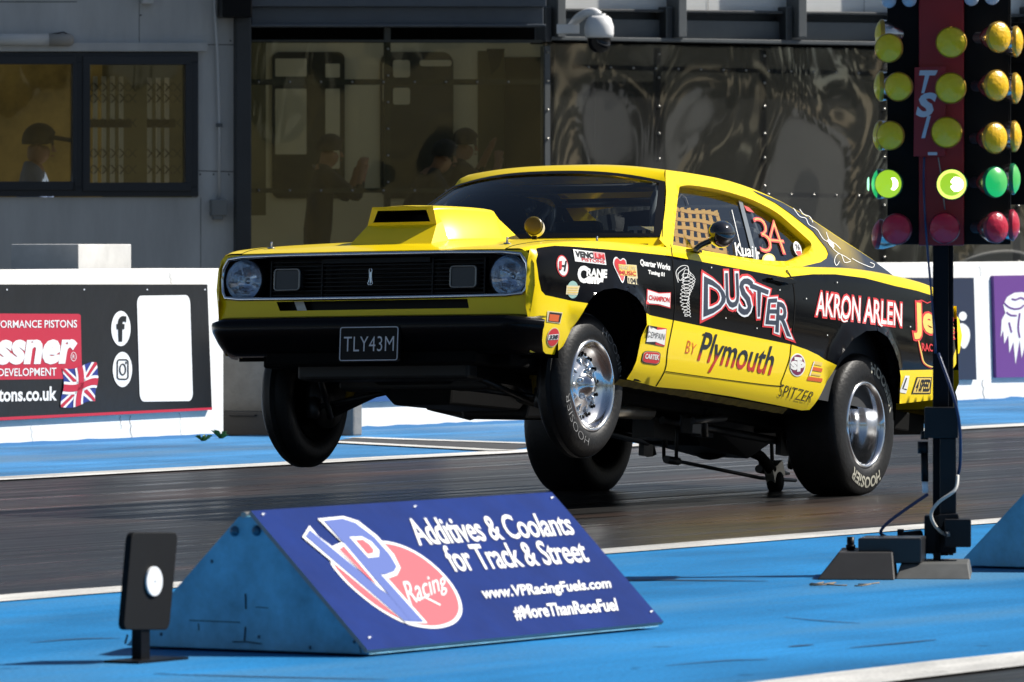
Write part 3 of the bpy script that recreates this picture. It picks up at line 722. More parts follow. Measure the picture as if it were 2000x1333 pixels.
cut(lett, 'sticker', LM, body_o, 'black white and red bow tie sticker')
def qp(q, sub): f_ = quadmap(q); return [f_(u, v) for u, v in sub]
rr_ = rrect(0, 0, 1, 1, .25)
q_ = c2([(970, 1012), (1120, 1022), (1105, 1135), (950, 1115)]); put_poly(lett, qp(q_, rr_), S, .002, 4); put_poly(lett, qp(q_, [(.04 + x * .92, .05 + y * .9) for x, y in rr_]), S, .0026, 8); put_poly(lett, qp(q_, [(.06 + x * .88, .08 + y * .84) for x, y in rr_]), S, .0034, 1)
put_text(lett, 'CARTEK', c2([(988, 1040), (1100, 1050), (1094, 1090), (980, 1078)]), S, .0044, 0, off=.04)
cut(lett, 'sticker', LM, body_o, 'small red rounded sticker')
# quarter panel and sill stickers
put_poly(lett, c4(ell(1603, 730, 74, 108, 28)), S, .002, 0); put_poly(lett, c4(ell(1603, 730, 64, 95, 28)), S, .003, 7)
put_text(lett, 'S', c4([(1546, 700), (1590, 700), (1588, 775), (1546, 765)]), S, .004, 0, off=.08); put_text(lett, 'T', c4([(1575, 662), (1640, 670), (1625, 790), (1580, 785)]), S, .0042, 0, off=.04); put_text(lett, 'P', c4([(1620, 700), (1662, 712), (1648, 790), (1612, 782)]), S, .004, 0, off=.07)
cut(lett, 'sticker', LM, body_o, 'white oval with a maroon centre')
for k, (y0, y1) in enumerate(((690, 735), (745, 790), (800, 830), (838, 885))):
    put_poly(lett, c4([(1755 - k * 16, y0), (1838 - (k == 2) * 12, y0 + 18), (1830 - (k == 2) * 12, y1 + 6), (1745 - k * 18, y1 - 12)]), S, .002, 5 if k % 2 else 6)
stroke(lett, c4([(1758, 700), (1715, 830)]), 2, S, .003, 0)
cut(lett, 'sticker', LM, body_o, 'stacked orange bars')
put_text(lett, 'SPITZER', c4([(1452, 905), (1775, 985), (1722, 1085), (1420, 1022)]), S, .002, 4, off=-.012)
cut(lett, 'lettering', LM, body_o, 'thin black hand lettering on the sill')
# tail stickers
def c6(q): return [(1540 + x * .3752, 480 + y * .3752) for x, y in q]
put_text(lett, 'Jegs', c6([(650, 300), (860, 345), (870, 520), (655, 480)]), S, .002, 1, off=.09); put_text(lett, 'Jegs', c6([(650, 300), (860, 345), (870, 520), (655, 480)]), S, .0032, 6, off=.035)
stroke(lett, c6([(665, 290), (690, 285), (720, 300), (745, 290), (790, 310), (850, 330)]), 2.2, S, .002, 1)
stroke(lett, smoothpts(c6([(675, 495), (690, 560), (705, 610), (745, 632), (800, 635)]), 3), 2.4, S, .002, 6); stroke(lett, smoothpts(c6([(672, 500), (684, 562), (700, 615), (740, 640)]), 3), 1.2, S, .0031, 1)
put_text(lett, 'RACING', c6([(690, 508), (800, 520), (805, 555), (692, 548)]), S, .003, 1, off=.03)
cut(lett, 'lettering', LM, body_o, 'yellow and red word on the tail')
put_poly(lett, c6([(605, 678), (628, 678), (620, 735), (610, 770), (575, 765), (590, 720)]), S, .002, 0); stroke(lett, c6([(612, 690), (592, 745), (612, 750)]), 2.4, S, .003, 4)
cut(lett, 'sticker', LM, body_o, 'small white sticker with a black L')
put_poly(lett, c6([(665, 685), (745, 685), (738, 772), (638, 772)]), S, .002, 4); put_poly(lett, c6([(670, 690), (740, 690), (733, 767), (645, 767)]), S, .0028, 6); put_text(lett, '4 SPEED', c6([(672, 700), (738, 700), (732, 758), (655, 758)]), S, .0036, 4, off=.04)
cut(lett, 'sticker', LM, body_o, 'yellow sticker with black edge')
# two-tone script on the door (black fading to red, as painted)
scr = bpy.data.materials.new('script_paint'); scr.use_nodes = True; nt = scr.node_tree; b = nt.nodes['Principled BSDF']; b.inputs['Roughness'].default_value = .3
tcn = nt.nodes.new('ShaderNodeTexCoord'); sx = nt.nodes.new('ShaderNodeSeparateXYZ'); nt.links.new(tcn.outputs['Object'], sx.inputs[0])
cr = nt.nodes.new('ShaderNodeValToRGB'); cr.color_ramp.elements[0].position = .42; cr.color_ramp.elements[0].color = (.55, .03, .008, 1); cr.color_ramp.elements[1].position = .56; cr.color_ramp.elements[1].color = (.012, .01, .01, 1)
mr = nt.nodes.new('ShaderNodeMapRange'); mr.inputs[1].default_value = .44; mr.inputs[2].default_value = .60; nt.links.new(sx.outputs['Z'], mr.inputs[0]); nt.links.new(mr.outputs[0], cr.inputs[0]); nt.links.new(cr.outputs[0], b.inputs['Base Color'])
PLY = c4([(748, 428), (1420, 572), (1325, 905), (650, 770)])
pm = MB(); put_text(pm, 'Plymouth', PLY, S, .002, 0, off=.012, shear=.0); stroke(pm, c4([(722, 446), (790, 458)]), 3.5, S, .0022, 0); pm.build('lettering', [scr], near_door, local=True, fixn=False)
# window paint, net, stickers
WM_ = [white, red, mat('orange_window_paint', (.85, .30, .06), .5), gold, cream, red, ink, mat('grey_strip', (.16, .18, .20), .3)]
wm = MB(); Gi = lambda x, y, o=0: G(x, y, -.03 + o)
q_ = c1([(665, 295), (905, 310), (925, 560), (735, 545)])
put_text(wm, '3', c1([(672, 300), (760, 300), (825, 545), (735, 545)]), Gi, .003, 1, off=-.008); put_text(wm, '3', c1([(672, 300), (760, 300), (825, 545), (735, 545)]), Gi, .0045, 2, off=-.030)
put_text(wm, '4', c1([(745, 315), (835, 320), (925, 560), (800, 545)]), Gi, .003, 1, off=-.008); put_text(wm, '4', c1([(745, 315), (835, 320), (925, 560), (800, 545)]), Gi, .0045, 2, off=-.030)
cut(wm, 'race_number', WM_, near_win, 'orange number 34')
put_text(wm, 'Kuai', c1([(548, 472), (680, 495), (690, 570), (570, 560)]), Gi, .003, 0, off=.012, shear=.2); put_text(wm, 'Jr', c1([(690, 505), (722, 515), (728, 610), (700, 600)]), Gi, .003, 0, off=.02)
cut(wm, 'window_lettering', WM_, near_win, 'small white name')
put_poly(wm, c1(ell(783, 590, 44, 42, 24)), Gi, .006, 3); put_poly(wm, c1(ell(783, 590, 34, 32, 24)), Gi, .007, 4)
cut(wm, 'window_sticker', WM_, near_win, 'round gold sticker')
put_poly(wm, c1(ell(975, 518, 24, 52, 20, tilt=-18)), Gi, .006, 0); put_poly(wm, c1([(960, 535), (995, 530), (1003, 560), (980, 568)]), Gi, .007, 5); put_text(wm, '76', c1([(955, 490), (985, 490), (990, 525), (962, 525)]), Gi, .007, 6, off=.05)
cut(wm, 'window_sticker', WM_, near_win, 'upright white oval sticker')
put_poly(wm, c1([(585, 190), (612, 200), (722, 612), (690, 606)]), Gi, .002, 7); stroke(wm, c1([(540, 255), (620, 590)]), 1.2, Gi, .003, 0); cut(wm, 'window_strip', WM_, near_win)
stroke(wm, c1([(165, 205), (205, 150), (235, 175), (250, 220)]), 1.2, Gi, .003, 6)
cut(wm, 'net_cord', WM_, near_win)
put_poly(wm, c1([(620, 225), (655, 240), (690, 275), (640, 262)]), Gi, .003, 5)
cut(wm, 'window_sticker', WM_, near_win)
net = MB(); netm = mat('net_webbing', (.80, .44, .07), .8, bump=.3, bscale=300)
nq = quadmap([(1329, 387), (1424, 396), (1451, 503), (1327, 480)])
def band(P, w, o0):
    n = len(P); A = []; B = []
    for i in range(n):
        a = P[max(0, i - 1)]; b = P[min(n - 1, i + 1)]; dx, dy = b[0] - a[0], b[1] - a[1]; l = math.hypot(dx, dy)
        A.append((P[i][0] - dy / l * w / 2, P[i][1] + dx / l * w / 2)); B.append((P[i][0] + dy / l * w / 2, P[i][1] - dx / l * w / 2))
    vs = [G(x, y, o0) for x, y in A + B] + [G(x, y, o0 - .003) for x, y in A + B]; fs = []
    for i in range(n - 1):
        fs += [(i, i + 1, n + i + 1, n + i), (2 * n + i, 3 * n + i, 3 * n + i + 1, 2 * n + i + 1), (i, 2 * n + i, 2 * n + i + 1, i + 1), (n + i, n + i + 1, 3 * n + i + 1, 3 * n + i)]
    net.add(vs, fs)
for k in range(8):
    u = .02 + k * .137; band([nq(u + .012 * math.sin(j + k * 1.7), 1 - j / 8) for j in range(9)], 6.8, -.075)
for k in range(6):
    v = .93 - k * .175; band([nq(j / 8, v + .014 * math.sin(j * 1.3 + k * 2)) for j in range(9)], 6.6, -.072)
net.build('window_net', netm, car, local=True)
# card on the dash behind the windscreen
wc = MB(); 
put_poly(wc, [(1226, 443), (1244, 441.5), (1258, 443), (1277, 443), (1277, 461), (1226, 461)], lx(2.10), 0, 0)
for k in range(3): put_poly(wc, rect(1229 + k * 16, 450, 1238 + k * 16, 461), lx(2.10), .002, 1)
wc.build('dash_card', [white, ink], car, local=True)

# ---- interior
it = MB()
it.add([(2.20, -.72, .42), (2.20, .72, .42), (-.3, .72, .42), (-.3, -.72, .42)], [(0, 1, 2, 3)], 0)
it.add([(-.3, -.75, .42), (-.3, .75, .42), (-.3, .72, 1.08), (-.3, -.72, 1.08)], [(0, 1, 2, 3)], 0)
it.add([(2.24, -.76, .42), (2.24, .76, .42), (2.24, .76, 1.01), (2.24, -.76, 1.01)], [(0, 1, 2, 3)], 0)
for s_ in (1, -1): it.add([(2.2, s_ * .79, .42), (-.3, s_ * .79, .42), (-.3, s_ * .76, 1.07), (2.2, s_ * .78, .99)], [(0, 1, 2, 3)], 0)
it.box((2.10, 0, .90), (.24, 1.46, .2), m=0)
it.build('interior', [mat('cabin_dark', (.020, .022, .026), .7)], car, local=True, bevel=.01)
for y in (.38, -.38):
    s2 = MB(); s2.box((1.12, y, .62), (.5, .48, .14)); s2.box((.86, y, .92), (.12, .48, .62), Matrix.Rotation(-.2, 3, 'Y')); s2.box((.80, y, 1.2), (.09, .26, .16))
    s2.build('seat', mat('seat_vinyl', (.03, .03, .032), .6), car, local=True, bevel=.03)
cg = MB()
for s_ in (1, -1):
    cg.tube(smoothpts([(2.0, s_ * .66, .5), (2.0, s_ * .66, .98), (1.68, s_ * .52, 1.34), (1.2, s_ * .50, 1.385), (.78, s_ * .50, 1.37), (.74, s_ * .62, 1.0), (.74, s_ * .66, .5)], 4), .022, 8)
    cg.tube([(.76, s_ * .50, 1.35), (-.2, s_ * .55, .8)], .022, 8)
cg.tube([(.78, -.5, 1.37), (.78, .5, 1.37)], .022, 8); cg.tube([(1.68, -.52, 1.34), (1.68, .52, 1.34)], .022, 8); cg.tube([(.74, -.62, .95), (.74, .62, .95)], .02, 8)
cg.build('roll_cage', mat('cage_grey', (.12, .13, .14), .35), car, local=True)
sw = MB(); ctr = Vector((1.74, .38, .93)); ax = Vector((-.85, 0, .5)).normalized(); X_ = ax.cross(Vector((0, 1, 0))).normalized()
sw.tube([ctr + (X_ * math.cos(R(a)) + Vector((0, 1, 0)) * math.sin(R(a))) * .17 for a in range(0, 360, 12)], .012, 7, closed=True); sw.tube([ctr, ctr - ax * .3], .02, 8)
for a in (90, 210, 330): sw.tube([ctr, ctr + (X_ * math.cos(R(a)) + Vector((0, 1, 0)) * math.sin(R(a))) * .17], .008, 6)
sw.build('steering_wheel', satin, car, local=True)

# ---- wheels
def ring_text(mb, body_, o, r0, r1, yface, a0, a1, m, off=0.0, sgn=1):
    vs, fs = text2d(body_, off)
    out = []
    for u, v in vs:
        a = R(a0 + (a1 - a0) * u); r_ = r0 + (r1 - r0) * v
        out.append((o[0] - math.sin(a) * r_, yface(r_), o[2] + math.cos(a) * r_))
    mb.add(out, fs, m)
def wheel(x, y, z, Rt, w, rr, side, rearw, letters):
    o = Vector((x, y, z)); ax = Vector((0, side, math.tan(-ROL) * side if 0 else 0))
    h_ = w / 2; t = MB()
    sh = .035 if rearw else .045
    prof = [(rr - .012, h_ - .05), (rr + .002, h_ - .022), (rr + .018, h_ - .006), (rr + (Rt - rr) * .35, h_), (rr + (Rt - rr) * .62, h_ - .002), (Rt - sh * .7, h_ - sh * .35), (Rt - sh * .22, h_ - sh * .8), (Rt - .004, h_ - sh * 1.5), (Rt, h_ - sh * 2.2)]
    full = prof + [(r_, -d) for r_, d in reversed(prof)]
    t.lathe(full, o, ax, 72)
    def yf(r_):
        for (ra_, da), (rb, db) in zip(prof, prof[1:]):
            if ra_ <= r_ <= rb: return o.y + side * (da + (db - da) * (r_ - ra_) / (rb - ra_) + .0025)
        return o.y + side * h_
    if letters:
        for (tx, r0, r1, a0, a1, mi, of) in letters: ring_text(t, tx, o, r0, r1, yf, a0, a1, mi, of)
    rim = MB()
    if rearw:
        rp = [(rr + .012, h_ - .012), (rr + .006, h_ - .002), (rr - .004, h_ - .006), (rr - .012, h_ - .03), (rr - .020, h_ - .06), (rr - .022, h_ - .10), (rr - .036, h_ - .115), (rr - .040, h_ - .16), (rr - .05, h_ - .185), (rr - .075, h_ - .19), (.085, h_ - .175), (.07, h_ - .155), (.055, h_ - .15), (.05, h_ - .12), (.03, h_ - .11), (0, h_ - .11)]
    else:
        rp = [(rr + .012, h_ - .012), (rr + .006, h_ - .002), (rr - .004, h_ - .006), (rr - .012, h_ - .02), (rr - .02, h_ - .045), (rr - .03, h_ - .05), (rr - .05, h_ - .066), (rr - .07, h_ - .07), (.10, h_ - .055), (.085, h_ - .045), (.06, h_ - .048), (.05, h_ - .02), (.032, h_ - .005), (.03, h_ + .0), (0, h_ + .002)]
    rim.lathe(rp, o, ax, 56, 0)
    dpt = (h_ - .172) if rearw else (h_ - .048)
    for k in range(5):
        a = 2 * math.pi * k / 5 + .3; p = o + Vector((math.cos(a) * .068, 0, math.sin(a) * .068))
        rim.lathe([(.011, 0), (.011, .03), (.006, .036), (0, .036)], p + Vector((0, side * (dpt - .01), 0)), ax, 8, 0)
    for k in range(15 if not rearw else 20):
        a = 2 * math.pi * k / (15 if not rearw else 20); rr2 = rr - (.058 if not rearw else .062); p = o + Vector((math.cos(a) * rr2, side * (dpt - (.014 if not rearw else .012)), math.sin(a) * rr2))
        rim.lathe([(.009, 0), (.009, .006), (0, .007)] if not rearw else [(.006, 0), (.006, .006), (0, .007)], p, ax, 8, 1)
    for k in range(5 if rearw else 10):
        a = 2 * math.pi * (k + .5) / (5 if rearw else 10) + .3; c_ = o + Vector((0, side * (dpt - .004), 0))
        rim.tube([c_ + Vector((math.cos(a) * .05, 0, math.sin(a) * .05)), c_ + Vector((math.cos(a) * (rr - .075), side * -.008, math.sin(a) * (rr - .075)))], .014 if rearw else .0085, 6, 0)
    # inner side plate
    rim.lathe([(rr + .006, -h_ + .006), (rr - .02, -h_ + .03), (rr - .03, -.02), (.1, -.03), (0, -.03)], o, ax, 40, 2)
    wo_ = rim.build('wheel', [alu, satin, matte], car, local=True, fixn=False)
    t.build('tyre', [rub, mat('tyre_cream_lettering', (.42, .41, .34), .6, var=.5, vscale=30), mat('tyre_white_lettering', (.26, .26, .26), .6, var=.6, vscale=40)], wo_, local=True, fixn=False)
RX = 0.03
def wc_(px, py, yv): return lpl(px, py, 1, yv)
nf = wc_(1160.5, 753, .80); print('front wheel', nf)
LETR = [('HOOSIER', .245, .315, -8, -70, 1, .035), ('HOOSIER', .315, .245, 205, 150, 1, .035)]
LETR = [('HOOSIER', .258, .310, 6, 72, 1, .03), ('HOOSIER', .258, .310, 146, 212, 1, .03)]
LETF = [('HOOSIER', .248, .284, 14, 84, 2, -.02), ('HOOSIER', .248, .284, 188, 258, 2, -.02)]
near_r = wc_(1694, 829.5, .84)
wheel(near_r.x, .84 - .15, near_r.z, .352, .30, .203, 1, True, LETR)
wheel(near_r.x, -.76, near_r.z + .014, .352, .30, .203, -1, True, None)
wheel(nf.x, .80 - .075, nf.z, .334, .15, .202, 1, False, LETF)
wheel(nf.x + .01, -.725, nf.z - .04, .332, .15, .202, -1, False, None)

# ---- underbody
zA_ = nf.z
ub = MB()
ub.box((1.35, 0, .40), (4.0, 1.30, .10)); ub.box((3.15, 0, .42), (.7, 1.1, .14))
for y in (.42, -.42): ub.box((1.6, y, .335), (3.4, .07, .07))
for s_ in (1, -1): ub.box((1.65, s_ * .78, .37), (1.7, .12, .05))
ub.box((-.75, 0, .42), (.8, 1.2, .1))
ub.build('floor_pan', matte, car, local=True, bevel=.01)
eng = MB()
eng.hexa([(2.35, -.16, .22), (3.0, -.15, .20), (3.0, .15, .20), (2.35, .16, .22), (2.25, -.28, .42), (3.2, -.28, .42), (3.2, .28, .42), (2.25, .28, .42)])
eng.hexa([(1.2, -.14, .28), (2.3, -.17, .19), (2.3, .17, .19), (1.2, .14, .28), (1.2, -.16, .44), (2.3, -.24, .44), (2.3, .24, .44), (1.2, .16, .44)])
eng.box((3.30, 0, .33), (.16, .9, .08)); eng.box((3.02, .0, .30), (.12, .8, .07))
eng.build('engine', mat('engine_grey', (.014, .014, .014), .5, .3), car, local=True, bevel=.015)
op = MB(); op.box((2.62, .0, .42), (.95, .60, .02)); op.box((2.55, .17, .36), (.5, .02, .10)); op.tube([(2.45, .24, .30), (2.12, .24, .29)], .055, 14); op.tube([(2.10, .20, .33), (1.98, .20, .33)], .045, 14)
for k in range(7): op.lathe([(.010, 0), (.010, .012), (0, .014)], (2.25 + k * .12, .305, .42), (0, 1, 0), 8)
op.build('oil_pan', mat('greasy_aluminium', (.22, .21, .19), .45, .7, var=.4, vscale=15), car, local=True)
for s_ in (1, -1):
    sk = MB(); sk.tube([(nf.x - .02, s_ * .50, zA_ - .06), (nf.x - .05, s_ * .44, .62)], .026, 10); sk.tube([(nf.x - .03, s_ * .485, zA_ + .04), (nf.x - .05, s_ * .44, .60)], .036, 12); sk.build('shock_absorber', mat('shock_yellow', (.30, .20, .01), .4), car, local=True)
ex = MB()
for s_ in (1, -1):
    for k in range(4): ex.tube(smoothpts([(2.95 - k * .12, s_ * .30, .46), (2.9 - k * .12, s_ * .40, .36), (2.55 - k * .05, s_ * (.38 - .02 * k), .29), (2.25, s_ * (.36 - .03 * (k % 2)), .27 + .03 * (k // 2))], 4), .021, 8)
    ex.tube([(2.27, s_ * .345, .285), (2.12, s_ * .345, .27), (1.9, s_ * .345, .26)], [.055, .045, .045], 12)
    ex.tube([(1.9, s_ * .345, .26), (1.3, s_ * .30, .30)], .04, 10)
ex.build('exhaust', mat('exhaust_steel', (.30, .27, .22), .38, .9), car, local=True)
sus = MB()
zA = nf.z
for s_ in (1, -1):
    yw = s_ * .63
    dzz = 0 if s_ > 0 else -.04
    sus.tube([(2.75, s_ * .30, .36), (nf.x, yw, zA - .10 + dzz)], .024, 8); sus.tube([(2.58, s_ * .32, .36), (nf.x, yw, zA - .10 + dzz)], .020, 8)
    sus.tube([(2.72, s_ * .42, .56), (nf.x, yw, zA + .10 + dzz)], .018, 8); sus.tube([(nf.x, yw, zA - .11 + dzz), (nf.x, yw, zA + .11 + dzz)], .032, 8)
    sus.tube([(2.9, s_ * .08, .30), (nf.x + .14, yw, zA - .07 + dzz)], .014, 8); sus.lathe([(0, -.05), (.03, -.04), (.035, 0), (.03, .05), (0, .06)], (nf.x + .14, s_ * .60, zA - .07 + dzz), (0, 0, 1), 10)
    sus.tube([(3.3, s_ * .38, .33), (nf.x + .05, s_ * .56, zA - .10 + dzz)], .015, 8)
    sus.lathe([(0, .02), (.15, .02), (.15, -.02), (0, -.02)], (nf.x, s_ * .62, zA + dzz), (0, s_, 0), 24)
sus.build('front_suspension', mat('suspension_black', (.012, .012, .012), .45), car, local=True)
axl = MB(); xr = near_r.x; zr = near_r.z
axl.tube([(xr, -.56, zr + .01), (xr, .56, zr)], .042, 12)
axl.lathe([(0, -.16), (.09, -.14), (.15, -.06), (.165, .02), (.12, .1), (.06, .16), (0, .17)], (xr + .02, 0, zr - .01), (1, 0, 0), 24)
axl.tube([(xr + .15, 0, zr), (1.25, 0, .34)], .042, 10)
for s_ in (1, -1):
    axl.tube([(xr + .02, s_ * .36, zr - .08), (xr + 1.15, s_ * .30, .27)], .020, 8); axl.tube([(xr, s_ * .36, zr + .10), (xr + 1.15, s_ * .30, .36)], .018, 8)
    axl.tube([(xr - .1, s_ * .40, zr - .14), (xr + .05, s_ * .46, .62)], .028, 10); axl.box((xr, s_ * .38, zr - .02), (.10, .03, .26))
axl.hexa([(xr + .42, -.14, .21), (xr - .10, -.14, .185), (xr - .10, .14, .175), (xr + .42, .14, .20), (xr + .95, -.3, .40), (xr - .42, -.3, .40), (xr - .42, .3, .40), (xr + .95, .3, .40)])
for y_ in (.02, .10): axl.tube([(xr + .60, y_, .36), (xr + .57 + y_ * .3, y_, .125)], .010, 6)
axl.tube([(xr + .63, .06, .118), (xr + .50, .06, .118)], .020, 8); axl.tube([(xr + .58, .06, .120), (xr - .40, .06, .100), (xr - .80, .06, .115)], .0095, 8)
for y_ in (-.02, .06): axl.tube([(xr - .50, y_, .38), (xr - .56 + y_ * .4, y_, .15)], .011, 6)
axl.tube([(xr - .46, .02, .15), (xr - .66, .02, .15), (xr - .80, .02, .15)], [.022, .022, .008], 8); axl.box((xr + .85, .1, .25), (.22, .12, .10)); axl.tube([(xr + .78, .12, .25), (xr + .76, .12, .17)], .014, 8)
for q_, r_ in (([(xr + 1.0, .45, .33), (xr + .98, .45, .20)], .016), ([(xr + 1.12, .40, .33), (xr + 1.1, .40, .22)], .024), ([(xr + .88, .5, .30), (xr + 1.22, .5, .26)], .018), ([(xr - .25, .42, .36), (xr - .30, .42, .17)], .014), ([(xr - .18, .38, .40), (xr - .46, .2, .16)], .020)): axl.tube(q_, r_, 8)
axl.box((xr + 1.15, .46, .24), (.09, .06, .07)); axl.box((xr - .30, .42, .16), (.07, .05, .05)); axl.box((xr + .72, .3, .27), (.14, .05, .10))
axl.build('rear_axle', mat('suspension_black', (.012, .012, .012), .45), car, local=True)
wb = MB(); wb.tube([(xr - .02, .12, zr - .10), (xr - .28, .12, .20), (xr - .40, .12, .14)], [.03, .026, .03], 10); wb.box((xr - .44, .12, .13), (.12, .05, .08), Matrix.Rotation(.5, 3, 'Y'), 1); wb.lathe([(0, -.03), (.05, -.025), (.055, 0), (.05, .025), (0, .03)], (xr - .45, .12, .085), (0, 1, 0), 16); wb.build('wheelie_bar', [matte, mat('bare_metal', (.45, .42, .36), .5, .6)], car, local=True)
# rear bumper and lights
rb = MB(); rb.grid(lambda u, v: (-1.20 - .05 * math.sin(v * 3.14) + (.14 * ((abs(2 * u - 1) - .85) / .15) ** 2 if abs(2 * u - 1) > .85 else 0), (2 * u - 1) * .80, .60 - .17 * v), 30, 8); rb.build('bumper', satin, car, local=True)
for s_ in (1, -1):
    tl = MB()
    for zz in (.80, .765): tl.box((-1.195, s_ * .5, zz), (.02, .34, .0355))
    tl.build('tail_light', mat('red_lens', (.35, .01, .01), .2), car, local=True)
# ================================================================ the ground
def ground_mat(name, col, rough, streak=.35, sx=.35, sy=9.0, rv=.2, speck=0.0, tint=None, bumpy=.06, wear_highlight=None, spec=.5):
    m = bpy.data.materials.new(name); m.use_nodes = True; nt = m.node_tree; b = nt.nodes['Principled BSDF']; b.inputs['Specular IOR Level'].default_value = spec
    tc = nt.nodes.new('ShaderNodeTexCoord'); rot = nt.nodes.new('ShaderNodeMapping'); rot.inputs['Rotation'].default_value = (0, 0, -(math.pi / 2 + (-TH)))
    rot.inputs['Rotation'].default_value = (0, 0, -math.atan2(FWD.y, FWD.x))
    nt.links.new(tc.outputs['Object'], rot.inputs[0])
    mp = nt.nodes.new('ShaderNodeMapping'); mp.inputs['Scale'].default_value = (sx, sy, 1); nt.links.new(rot.outputs[0], mp.inputs[0])
    n = nt.nodes.new('ShaderNodeTexNoise'); n.inputs['Scale'].default_value = 1; n.inputs['Detail'].default_value = 8; n.inputs['Roughness'].default_value = .62; nt.links.new(mp.outputs[0], n.inputs[0])
    n2 = nt.nodes.new('ShaderNodeTexNoise'); n2.inputs['Scale'].default_value = .55; n2.inputs['Detail'].default_value = 3; nt.links.new(rot.outputs[0], n2.inputs[0])
    ad = nt.nodes.new('ShaderNodeMath'); ad.operation = 'ADD'; nt.links.new(n.outputs[0], ad.inputs[0]); nt.links.new(n2.outputs[0], ad.inputs[1])
    r = nt.nodes.new('ShaderNodeMapRange'); r.inputs[1].default_value = .72; r.inputs[2].default_value = 1.28; r.inputs[3].default_value = 1 - streak; r.inputs[4].default_value = 1 + streak; nt.links.new(ad.outputs[0], r.inputs[0])
    mx = nt.nodes.new('ShaderNodeMix'); mx.data_type = 'RGBA'; mx.blend_type = 'MULTIPLY'; mx.inputs[0].default_value = 1; mx.inputs[6].default_value = (*col, 1); nt.links.new(r.outputs[0], mx.inputs[7])
    last = mx.outputs[2]
    if wear_highlight:
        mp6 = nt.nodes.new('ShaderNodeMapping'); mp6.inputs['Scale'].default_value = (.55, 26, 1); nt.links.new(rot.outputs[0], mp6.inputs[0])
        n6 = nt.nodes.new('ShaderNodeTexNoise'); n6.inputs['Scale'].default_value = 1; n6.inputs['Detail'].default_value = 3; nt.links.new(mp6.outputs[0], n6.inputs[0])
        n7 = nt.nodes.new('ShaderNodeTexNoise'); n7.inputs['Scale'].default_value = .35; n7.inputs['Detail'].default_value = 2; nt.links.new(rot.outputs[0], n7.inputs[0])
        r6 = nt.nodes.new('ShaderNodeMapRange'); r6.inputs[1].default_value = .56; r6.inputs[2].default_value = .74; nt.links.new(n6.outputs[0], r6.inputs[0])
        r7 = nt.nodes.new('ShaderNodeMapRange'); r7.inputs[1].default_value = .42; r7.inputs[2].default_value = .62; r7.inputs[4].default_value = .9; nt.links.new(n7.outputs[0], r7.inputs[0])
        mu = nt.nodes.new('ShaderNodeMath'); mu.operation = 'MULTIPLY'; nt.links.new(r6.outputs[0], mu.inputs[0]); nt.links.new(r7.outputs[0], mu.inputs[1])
        m6 = nt.nodes.new('ShaderNodeMix'); m6.data_type = 'RGBA'; nt.links.new(mu.outputs[0], m6.inputs[0]); nt.links.new(last, m6.inputs[6]); m6.inputs[7].default_value = (*wear_highlight, 1); last = m6.outputs[2]
    if tint:
        n3 = nt.nodes.new('ShaderNodeTexNoise'); n3.inputs['Scale'].default_value = 1; n3.inputs['Detail'].default_value = 4
        mp3 = nt.nodes.new('ShaderNodeMapping'); mp3.inputs['Scale'].default_value = (.22, 1.1, 1); mp3.inputs['Location'].default_value = (3.1, 1.7, 0); nt.links.new(rot.outputs[0], mp3.inputs[0]); nt.links.new(mp3.outputs[0], n3.inputs[0])
        r3 = nt.nodes.new('ShaderNodeMapRange'); r3.inputs[1].default_value = .52; r3.inputs[2].default_value = .70; nt.links.new(n3.outputs[0], r3.inputs[0])
        m3 = nt.nodes.new('ShaderNodeMix'); m3.data_type = 'RGBA'; nt.links.new(r3.outputs[0], m3.inputs[0]); nt.links.new(last, m3.inputs[6]); m3.inputs[7].default_value = (*tint, 1); last = m3.outputs[2]
    if speck:
        v = nt.nodes.new('ShaderNodeTexNoise'); v.inputs['Scale'].default_value = 5.5; v.inputs['Detail'].default_value = 2; nt.links.new(rot.outputs[0], v.inputs[0])
        r4 = nt.nodes.new('ShaderNodeMapRange'); r4.inputs[1].default_value = .70; r4.inputs[2].default_value = .76; r4.inputs[4].default_value = speck; nt.links.new(v.outputs[0], r4.inputs[0])
        m4 = nt.nodes.new('ShaderNodeMix'); m4.data_type = 'RGBA'; nt.links.new(r4.outputs[0], m4.inputs[0]); nt.links.new(last, m4.inputs[6]); m4.inputs[7].default_value = (*[c * .35 for c in col], 1); last = m4.outputs[2]
    ng = nt.nodes.new('ShaderNodeTexNoise'); ng.inputs['Scale'].default_value = 70; ng.inputs['Detail'].default_value = 3; nt.links.new(rot.outputs[0], ng.inputs[0])
    rg = nt.nodes.new('ShaderNodeMapRange'); rg.inputs[1].default_value = .3; rg.inputs[2].default_value = .7; rg.inputs[3].default_value = .78; rg.inputs[4].default_value = 1.22; nt.links.new(ng.outputs[0], rg.inputs[0])
    mg = nt.nodes.new('ShaderNodeMix'); mg.data_type = 'RGBA'; mg.blend_type = 'MULTIPLY'; mg.inputs[0].default_value = 1; nt.links.new(last, mg.inputs[6]); nt.links.new(rg.outputs[0], mg.inputs[7]); last = mg.outputs[2]
    nt.links.new(last, b.inputs['Base Color'])
    rr = nt.nodes.new('ShaderNodeMapRange'); rr.inputs[1].default_value = .3; rr.inputs[2].default_value = .7; rr.inputs[3].default_value = rough - rv; rr.inputs[4].default_value = rough + rv; nt.links.new(n.outputs[0], rr.inputs[0]); nt.links.new(rr.outputs[0], b.inputs['Roughness'])
    n5 = nt.nodes.new('ShaderNodeTexNoise'); n5.inputs['Scale'].default_value = 45; n5.inputs['Detail'].default_value = 4; nt.links.new(rot.outputs[0], n5.inputs[0])
